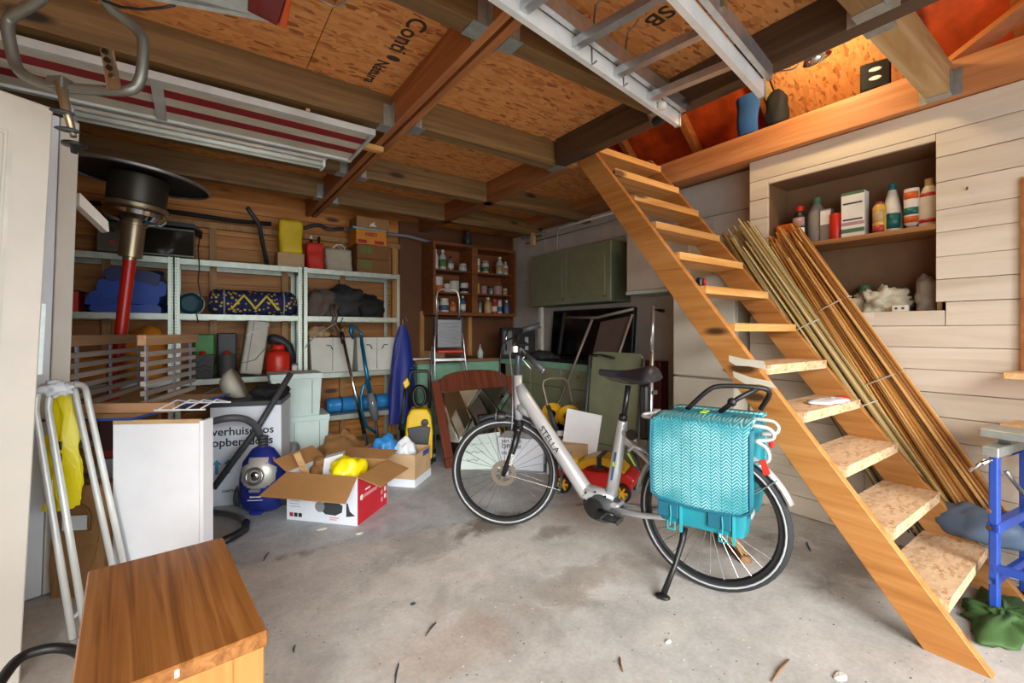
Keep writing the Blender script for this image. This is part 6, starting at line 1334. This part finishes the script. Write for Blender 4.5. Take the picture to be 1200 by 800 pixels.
t = thing('carton', 'slim grey and white carton left of the red can in the niche', 'box', (3.38, 1.195, ZN+.001)); rbox(-.03, .03, -.03, .03, 0, .22).build('body', 'nb_grey', t, bevel=.002); rbox(-.031, -.03, -.028, .028, .12, .21).build('label', 'print_white', t)
nb('red_can', 'plain red can beside the tall white box in the niche', 1.135, 3.35, ZN, [(.034, 0), (.036, .004), (.036, .17), (.033, .175), (.001, .175)], 'red', cat='can')
t = thing('tall_box', 'tall white box with a green top and bottom in the niche', 'box', (3.35, 1.035, ZN+.001)); rbox(-.04, .04, -.06, .06, 0, .285).build('body', 'print_white', t, bevel=.002)
for (z0, z1, m) in ((.268, .284, 'tin_green'), (.035, .06, 'tin_green'), (.08, .1, 'tin_pink')): rbox(-.0412, -.04, -.06, .06, z0, z1).build('band', m, t)
for z in (.21, .11): rbox(-.0412, -.04, -.05, .05, z, z+.01).build('print', 'dark_grey', t)
nb('spray_can', 'yellow and red spray can in the niche', .905, 3.32, ZN, [(.03, 0), (.032, .004), (.032, .16), (.022, .175)], 'tin_yellow', [(.02, .17), (.02, .19), (.001, .19)], 'tin_red', [(.01, .05, .0325, 'tin_red', 1), (.07, .14, .0325, 'tin_tan', 1)], cat='spray can')
nb('bottle', 'white spray bottle with a teal cap behind the yellow can', .865, 3.40, ZN, [(.05, 0), (.052, .01), (.05, .12), (.035, .2), (.018, .27)], 'nb_white', [(.02, .265), (.02, .3), (.001, .3)], 'nb_teal', [(.03, .12, .0525, 'nb_teal', 1)])
nb('tube', 'white and orange standing tube in the niche', .765, 3.35, ZN, [(.022, 0), (.022, .03), (.034, .04), (.036, .2), (.034, .24), (.001, .24)], 'print_white', [(.024, 0), (.024, .028)], 'nb_grey', [(.045, .08, .036, 'nb_orange', 1), (.09, .13, .0365, 'nb_teal', 1), (.18, .22, .0365, 'nb_orange', 1)], sx=.6, cat='tube')
nb('bottle', 'cream bottle with a red logo at the right end of the niche', .69, 3.35, ZN, [(.042, 0), (.045, .01), (.045, .17), (.028, .225), (.018, .24)], 'nb_white', [(.02, .235), (.02, .275), (.001, .275)], 'tin_tan', [(.17, .195, .0425, 'red', 1), (.03, .05, .0455, 'red', 1)], sx=.7)
ZB = 1.316
tag(lump((3.37, .93, ZB), (.075, .13, .085), .7, 2.6, 71, 48, 30).build('crumpled_cloth', 'canvas', smooth=True), 'crumpled pale green cloth on the niche sill', 'cloth')
nb('jar', 'orange jar with a green lid behind the crumpled cloth', 1.02, 3.47, ZB, [(.04, 0), (.042, .1), (.03, .12)], 'tin_orange', [(.034, .12), (.034, .165), (.02, .18), (.001, .18)], 'tin_green', cat='jar')
t = thing('blue_packet', 'blue and white packet in the lower left of the niche', 'packet', (3.36, 1.2, ZB+.001), R(12)); rbox(-.04, .04, -.05, .05, 0, .11).build('body', 'blue_pack', t, bevel=.006); rbox(-.041, -.0402, -.04, .04, .02, .06).build('label', 'print_white', t)
tag(rbox(-.03, .03, -.045, .045, 0, .09).build('grey_carton', 'nb_grey', loc=(3.42, 1.12, ZB+.001), bevel=.003), 'small grey carton beside the blue packet in the niche', 'box')
tag(lump((3.36, 1.10, ZB), (.05, .06, .05), .4, 2.4, 75).build('dark_rag', 'black_matte', smooth=True), 'dark rag lying in front of the grey carton in the niche', 'rag')
t = thing('socket_box', 'cream twin socket block on the niche sill', 'socket', (3.29, .80, ZB+.001)); rbox(-.02, .02, -.035, .035, 0, .035).build('body', 'nb_white', t, bevel=.003)
for y in (-.015, .015): rbox(-.0212, -.02, y-.006, y+.006, .012, .024).build('outlet', 'dark_grey', t)
tag(lump((3.37, .70, ZB), (.045, .05, .14), .35, 2.4, 78).build('grey_plastic_bag', 'nb_grey', smooth=True), 'grey plastic bag standing at the right end of the niche sill', 'bag')
tag(lump((3.40, .83, ZB), (.06, .06, .075), .4, 2.4, 79).build('brown_rag', 'chair_brown', smooth=True), 'dark brown rag beside the crumpled cloth in the niche', 'rag')
MB().tube([(3.226, .52, 1.93), (3.2, .515, 1.935)], .004, 6).build('nail', 'worktop', wr)
# --- bamboo canes
def cane_mat(name, a, b2, c3):
    m, nt, b = new_mat(name); MATS[name] = m; oi = N(nt, 'ShaderNodeObjectInfo'); r = ramp(nt, [(0, a), (.5, b2), (1, c3)]); nt.links.new(oi.outputs['Random'], r.inputs[0])
    mp = coords(nt, (40, 40, 4)); n_ = noise(nt, mp.outputs[0], 1, 3); c = mix(nt, r.outputs[0], a, n_.outputs['Fac']); hs = mix(nt, r.outputs[0], c, .6); nt.links.new(hs, b.inputs['Base Color']); b.inputs['Roughness'].default_value = .35
cane_mat('cane_green', '4e381c', 'a08248', 'e2d09a'); cane_mat('cane_orange', '8a5424', 'c48a44', 'e8bf7c')
def bundle(lab, m, base, top, n_, spread_b, spread_t, seed, ties):
    rd = random.Random(seed); t = thing('bamboo_bundle', lab, 'bamboo', base, group='bamboo cane bundles'); B, T = Vector((0, 0, 0)), Vector(top)-Vector(base)
    dirv = T.normalized(); up_v = Vector((0, -dirv.z, dirv.y)).normalized()   # across the bundle, in the y-z plane
    L = T.length
    me = [MB().tube([(0, 0, 0), (0, 0, .33), (0, 0, .66), (0, 0, 1)], [r_*1.1, r_, r_*.95, r_*.8], 6).mesh('cane', m) for r_ in (.0055, .0075, .0045)]
    for i in range(n_):
        a = rd.uniform(-1, 1); xx = rd.uniform(-.045, .045); e = rd.uniform(-.12, .1)
        p0 = B+up_v*(a*spread_b)+Vector((xx, 0, 0))+dirv*rd.uniform(0, .12); p1 = T+up_v*(a*spread_t+rd.uniform(-.02, .02))+Vector((xx+rd.uniform(-.015, .015), 0, 0))+dirv*e
        o = bpy.data.objects.new('cane', me[i % 3]); col.objects.link(o); o.parent = t; d_ = p1-p0; o.location = p0; o.rotation_euler = d_.to_track_quat('Z', 'Y').to_euler(); o.scale = (1, 1, d_.length)
        if p0.z+base[2] < .02: o.location = p0+dirv*((.03-p0.z-base[2])/dirv.z)
    for k in ties:
        c = B.lerp(T, k); w = spread_b+(spread_t-spread_b)*k+.012; b = MB(); b.tube([c+up_v*(w*math.cos(a))+Vector((.058*math.sin(a), 0, 0)) for a in [j*math.pi/8 for j in range(16)]], .004, 6, closed=True); b.build('tie', 'canvas', t, smooth=True)
bundle('bundle of pale green bamboo canes lying along the staircase', 'cane_green', (3.095, .60, .16), (3.10, 1.63, 1.86), 120, .12, .10, 5, (.35, .62))
bundle('bundle of orange bamboo canes fanned out against the white planks', 'cane_orange', (3.165, .46, .22), (3.165, 1.34, 1.80), 150, .135, .085, 9, (.45, .72))
# --- things on the stairs
pk = thing('plastic_packet', 'clear plastic packet with a red edge on a stair tread', 'packet', (2.72, 1.02, 1.0475)); plain('clear_plastic', 'c9ccd4', .2); lump((0, 0, 0), (.16, .05, .016), .3, 2.4, 81).xf(Matrix.Rotation(R(-8), 4, 'Z')).build('wrapper', 'clear_plastic', pk, smooth=True); lump((.13, -.01, .004), (.05, .035, .014), .2, 2, 82).build('red_edge', 'red', pk, smooth=True)
pk.location = (2.74, .955, .8285)
tm = thing('tape_measure', 'small black and red tape measure on an upper tread', 'tape measure', (2.36, 1.46, 1.4585)); rbox(-.03, .03, -.02, .02, 0, .05).build('case', 'black', tm, bevel=.008); rbox(-.005, .02, -.0215, -.02, .012, .04).build('badge', 'red', tm)
# --- workmate bench at the right edge
plain('bench_blue', '2a4fae', .35, var=.05); plain('jaw', 'b9b4a8', .4, .3)
wk = thing('folding_workbench', 'blue folding workbench with steel jaws at the right edge', 'workbench', (2.88, .22, 0), R(-8)); 
for y in (.12, -.25):
    for x in (-.15, .2): 
        b = MB(); b.box(x-.02, x+.02, y-.014, y+.014, 0, .68); b.build('leg', 'bench_blue', wk, bevel=.004); rbox(x-.024, x+.024, y-.03, y+.03, 0, .02).build('foot', 'black', wk)
    rbox(-.17, .22, y-.02, y+.02, .36, .40).build('rail', 'bench_blue', wk, bevel=.004); rbox(-.17, .22, y-.012, y+.012, .14, .175).build('rail', 'bench_blue', wk, bevel=.004)
for x in (-.16, .21): rbox(x-.012, x+.012, -.25, .12, .2, .23).build('side_bar', 'bench_blue', wk)
rbox(-.22, .25, .09, .14, .685, .725).build('jaw_carrier', 'galv', wk, bevel=.003); rbox(-.18, .28, -.28, -.22, .685, .725).build('jaw_carrier', 'galv', wk, bevel=.003)
rbox(-.14, .02, -.3, .17, .75, .785).build('jaw_board', 'galv', wk, bevel=.003); rbox(.08, .28, -.3, .17, .75, .785).build('jaw_board', 'board_light', wk, bevel=.003)
for x in (-.06, .18): rbox(x-.02, x+.02, .09, .13, .726, .749).build('jaw_post', 'steel', wk); rbox(x-.02, x+.02, -.27, -.23, .726, .749).build('jaw_post', 'steel', wk)
MB().cyl((-.25, .13, .66), (.28, .13, .66), .01, 10).build('screw', 'chrome', wk, smooth=True); MB().tube([(-.25, .13, .66), (-.27, .13, .66), (-.27, .16, .62)], .008, 8).build('crank', 'chrome', wk, smooth=True)
for z in (.38, .155, .45): MB().cyl((-.175, .13, z), (-.18, .13, z), .01, 10).build('bolt', 'chrome', wk)
MB().tube([(-.14, .09, .62), (.18, .09, .42)], .008, 8).build('brace', 'steel', wk, smooth=True)
# --- bag, tarp, shelf by the wall
plain('bag_blue_grey', '5b6f86', .6, bmp=.2); plain('tarp_green', '3c5a2a', .7, bmp=.3)
tag(lump((3.06, .45, .215), (.09, .16, .1), .25, 2.2, 91).build('blue_grey_bag', 'bag_blue_grey', smooth=True), 'blue-grey bag slumped over the lowest tread by the bamboo', 'bag')
bpy.data.objects['blue_grey_bag'].location = (0, 0, 0)
tag(lump((2.74, .33, 0), (.2, .1, .03), .6, 3.4, 93, 44, 24).build('green_tarp', 'tarp_green', smooth=True), 'dark green crumpled tarpaulin on the floor under the workbench', 'tarp')
ws_ = thing('wall_shelf', 'small rough wooden shelf on the white planks at the right edge', 'shelf', (3.12, .20, .985)); rbox(-.11, .10, -.25, .17, 0, .03).build('board', 'board_light', ws_, bevel=.004); rbox(.085, .10, .115, .135, .031, .95).build('upright', 'rafter', ws_)
# --- broom head and litter on the floor
br = thing('broom_head', 'worn broom head lying under the rear wheel of the bicycle', 'broom', (2.47, 1.36, 0), R(52)); plain('bristle', 'a98a5c', .8, bmp=.5)
rbox(-.22, .22, -.03, .03, 0, .035).build('stock', 'worktop', br, bevel=.005)
brm = MB(); rdb = random.Random(4)
for i in range(160):
    x = -.21+.42*rdb.random(); y = rdb.uniform(-.02, .02); dx, dy = rdb.uniform(-.015, .015), rdb.uniform(.02, .07); brm.tube([(x, y, .036), (x+dx, y+dy, .09)], .0016, 3)
bo2 = brm.build('bristles', 'bristle', br); bo2['kind'] = 'stuff'
plain('paint_green', '1d3f38', .5); plain('paint_blue', '7cb0d4', .6)
for k, (x, y, l_, a, m, lab) in enumerate(((948, 640, .12, 30, 'paint_green', 'dark green pen lying on the floor behind the stairs'), (505, 737, .085, 36, 'dark_grey', 'small dark stick lying in the middle of the floor'), (465, 790, .10, 62, 'dark_grey', 'small dark stick near the bottom edge of the floor'), (312, 652, .09, 68, 'dark_grey', 'small dark twig on the floor right of the white cabinet'), (345, 760, .04, 75, 'paint_green', 'dark green leaf on the floor right of the oak table'), (728, 778, .07, 50, 'worktop', 'thin brown twig on the floor near the bottom centre'), (915, 785, .16, 5, 'worktop', 'long thin brown twig on the floor before the stairs'))):
    p = PX(x, y, Z=.004); tag(MB().tube([(-l_/2, 0, 0), (0, .003, .001), (l_/2, 0, 0)], [.002, .004, .0025], 6).build('floor_stick', m, loc=p, rz=R(a), smooth=True), lab, 'stick')
for k, (x, y, m, r_, lab) in enumerate(((484, 708, 'paint_green', .012, 'round dark green bottle cap on the floor'), (783, 752, 'print_white', .014, 'white paper scrap on the floor left of the stairs'), (985, 793, 'print_white', .03, 'white wood chip at the bottom of the floor'), (377, 620, 'print_white', .03, 'white paper scrap right of the red box'), (421, 625, 'print_white', .022, 'white paper scrap below the red box corner'))):
    p = PX(x, y, Z=.001); tag(lump(p, (r_, r_*.6, .004), .3, 2, 100+k, 12, 8).build('floor_scrap', m), lab, 'scrap')

# --- steel bracket with a round clear cover on the trimmer over the stairs
sb = thing('steel_bracket', 'galvanised bracket with a round cover on the trimmer above the stairs', 'bracket', (2.2, .80, 2.43)); rbox(.001, .006, -.09, .09, .0, .1).build('plate', 'galv', sb, bevel=.001); rbox(.006, .06, -.09, .09, 0, .005).build('flange', 'galv', sb)
MB().tube([(.05*math.cos(a), .14+.0, .03+.05*math.sin(a)) for a in [i*math.pi/10 for i in range(20)]], .006, 8, closed=True).build('ring', 'alu', sb, smooth=True); MB().tube(cr([(.03, .09, .03), (.05, .12, -.02), (.02, .2, -.01)]), .004, 6).build('wire', 'steel', sb)
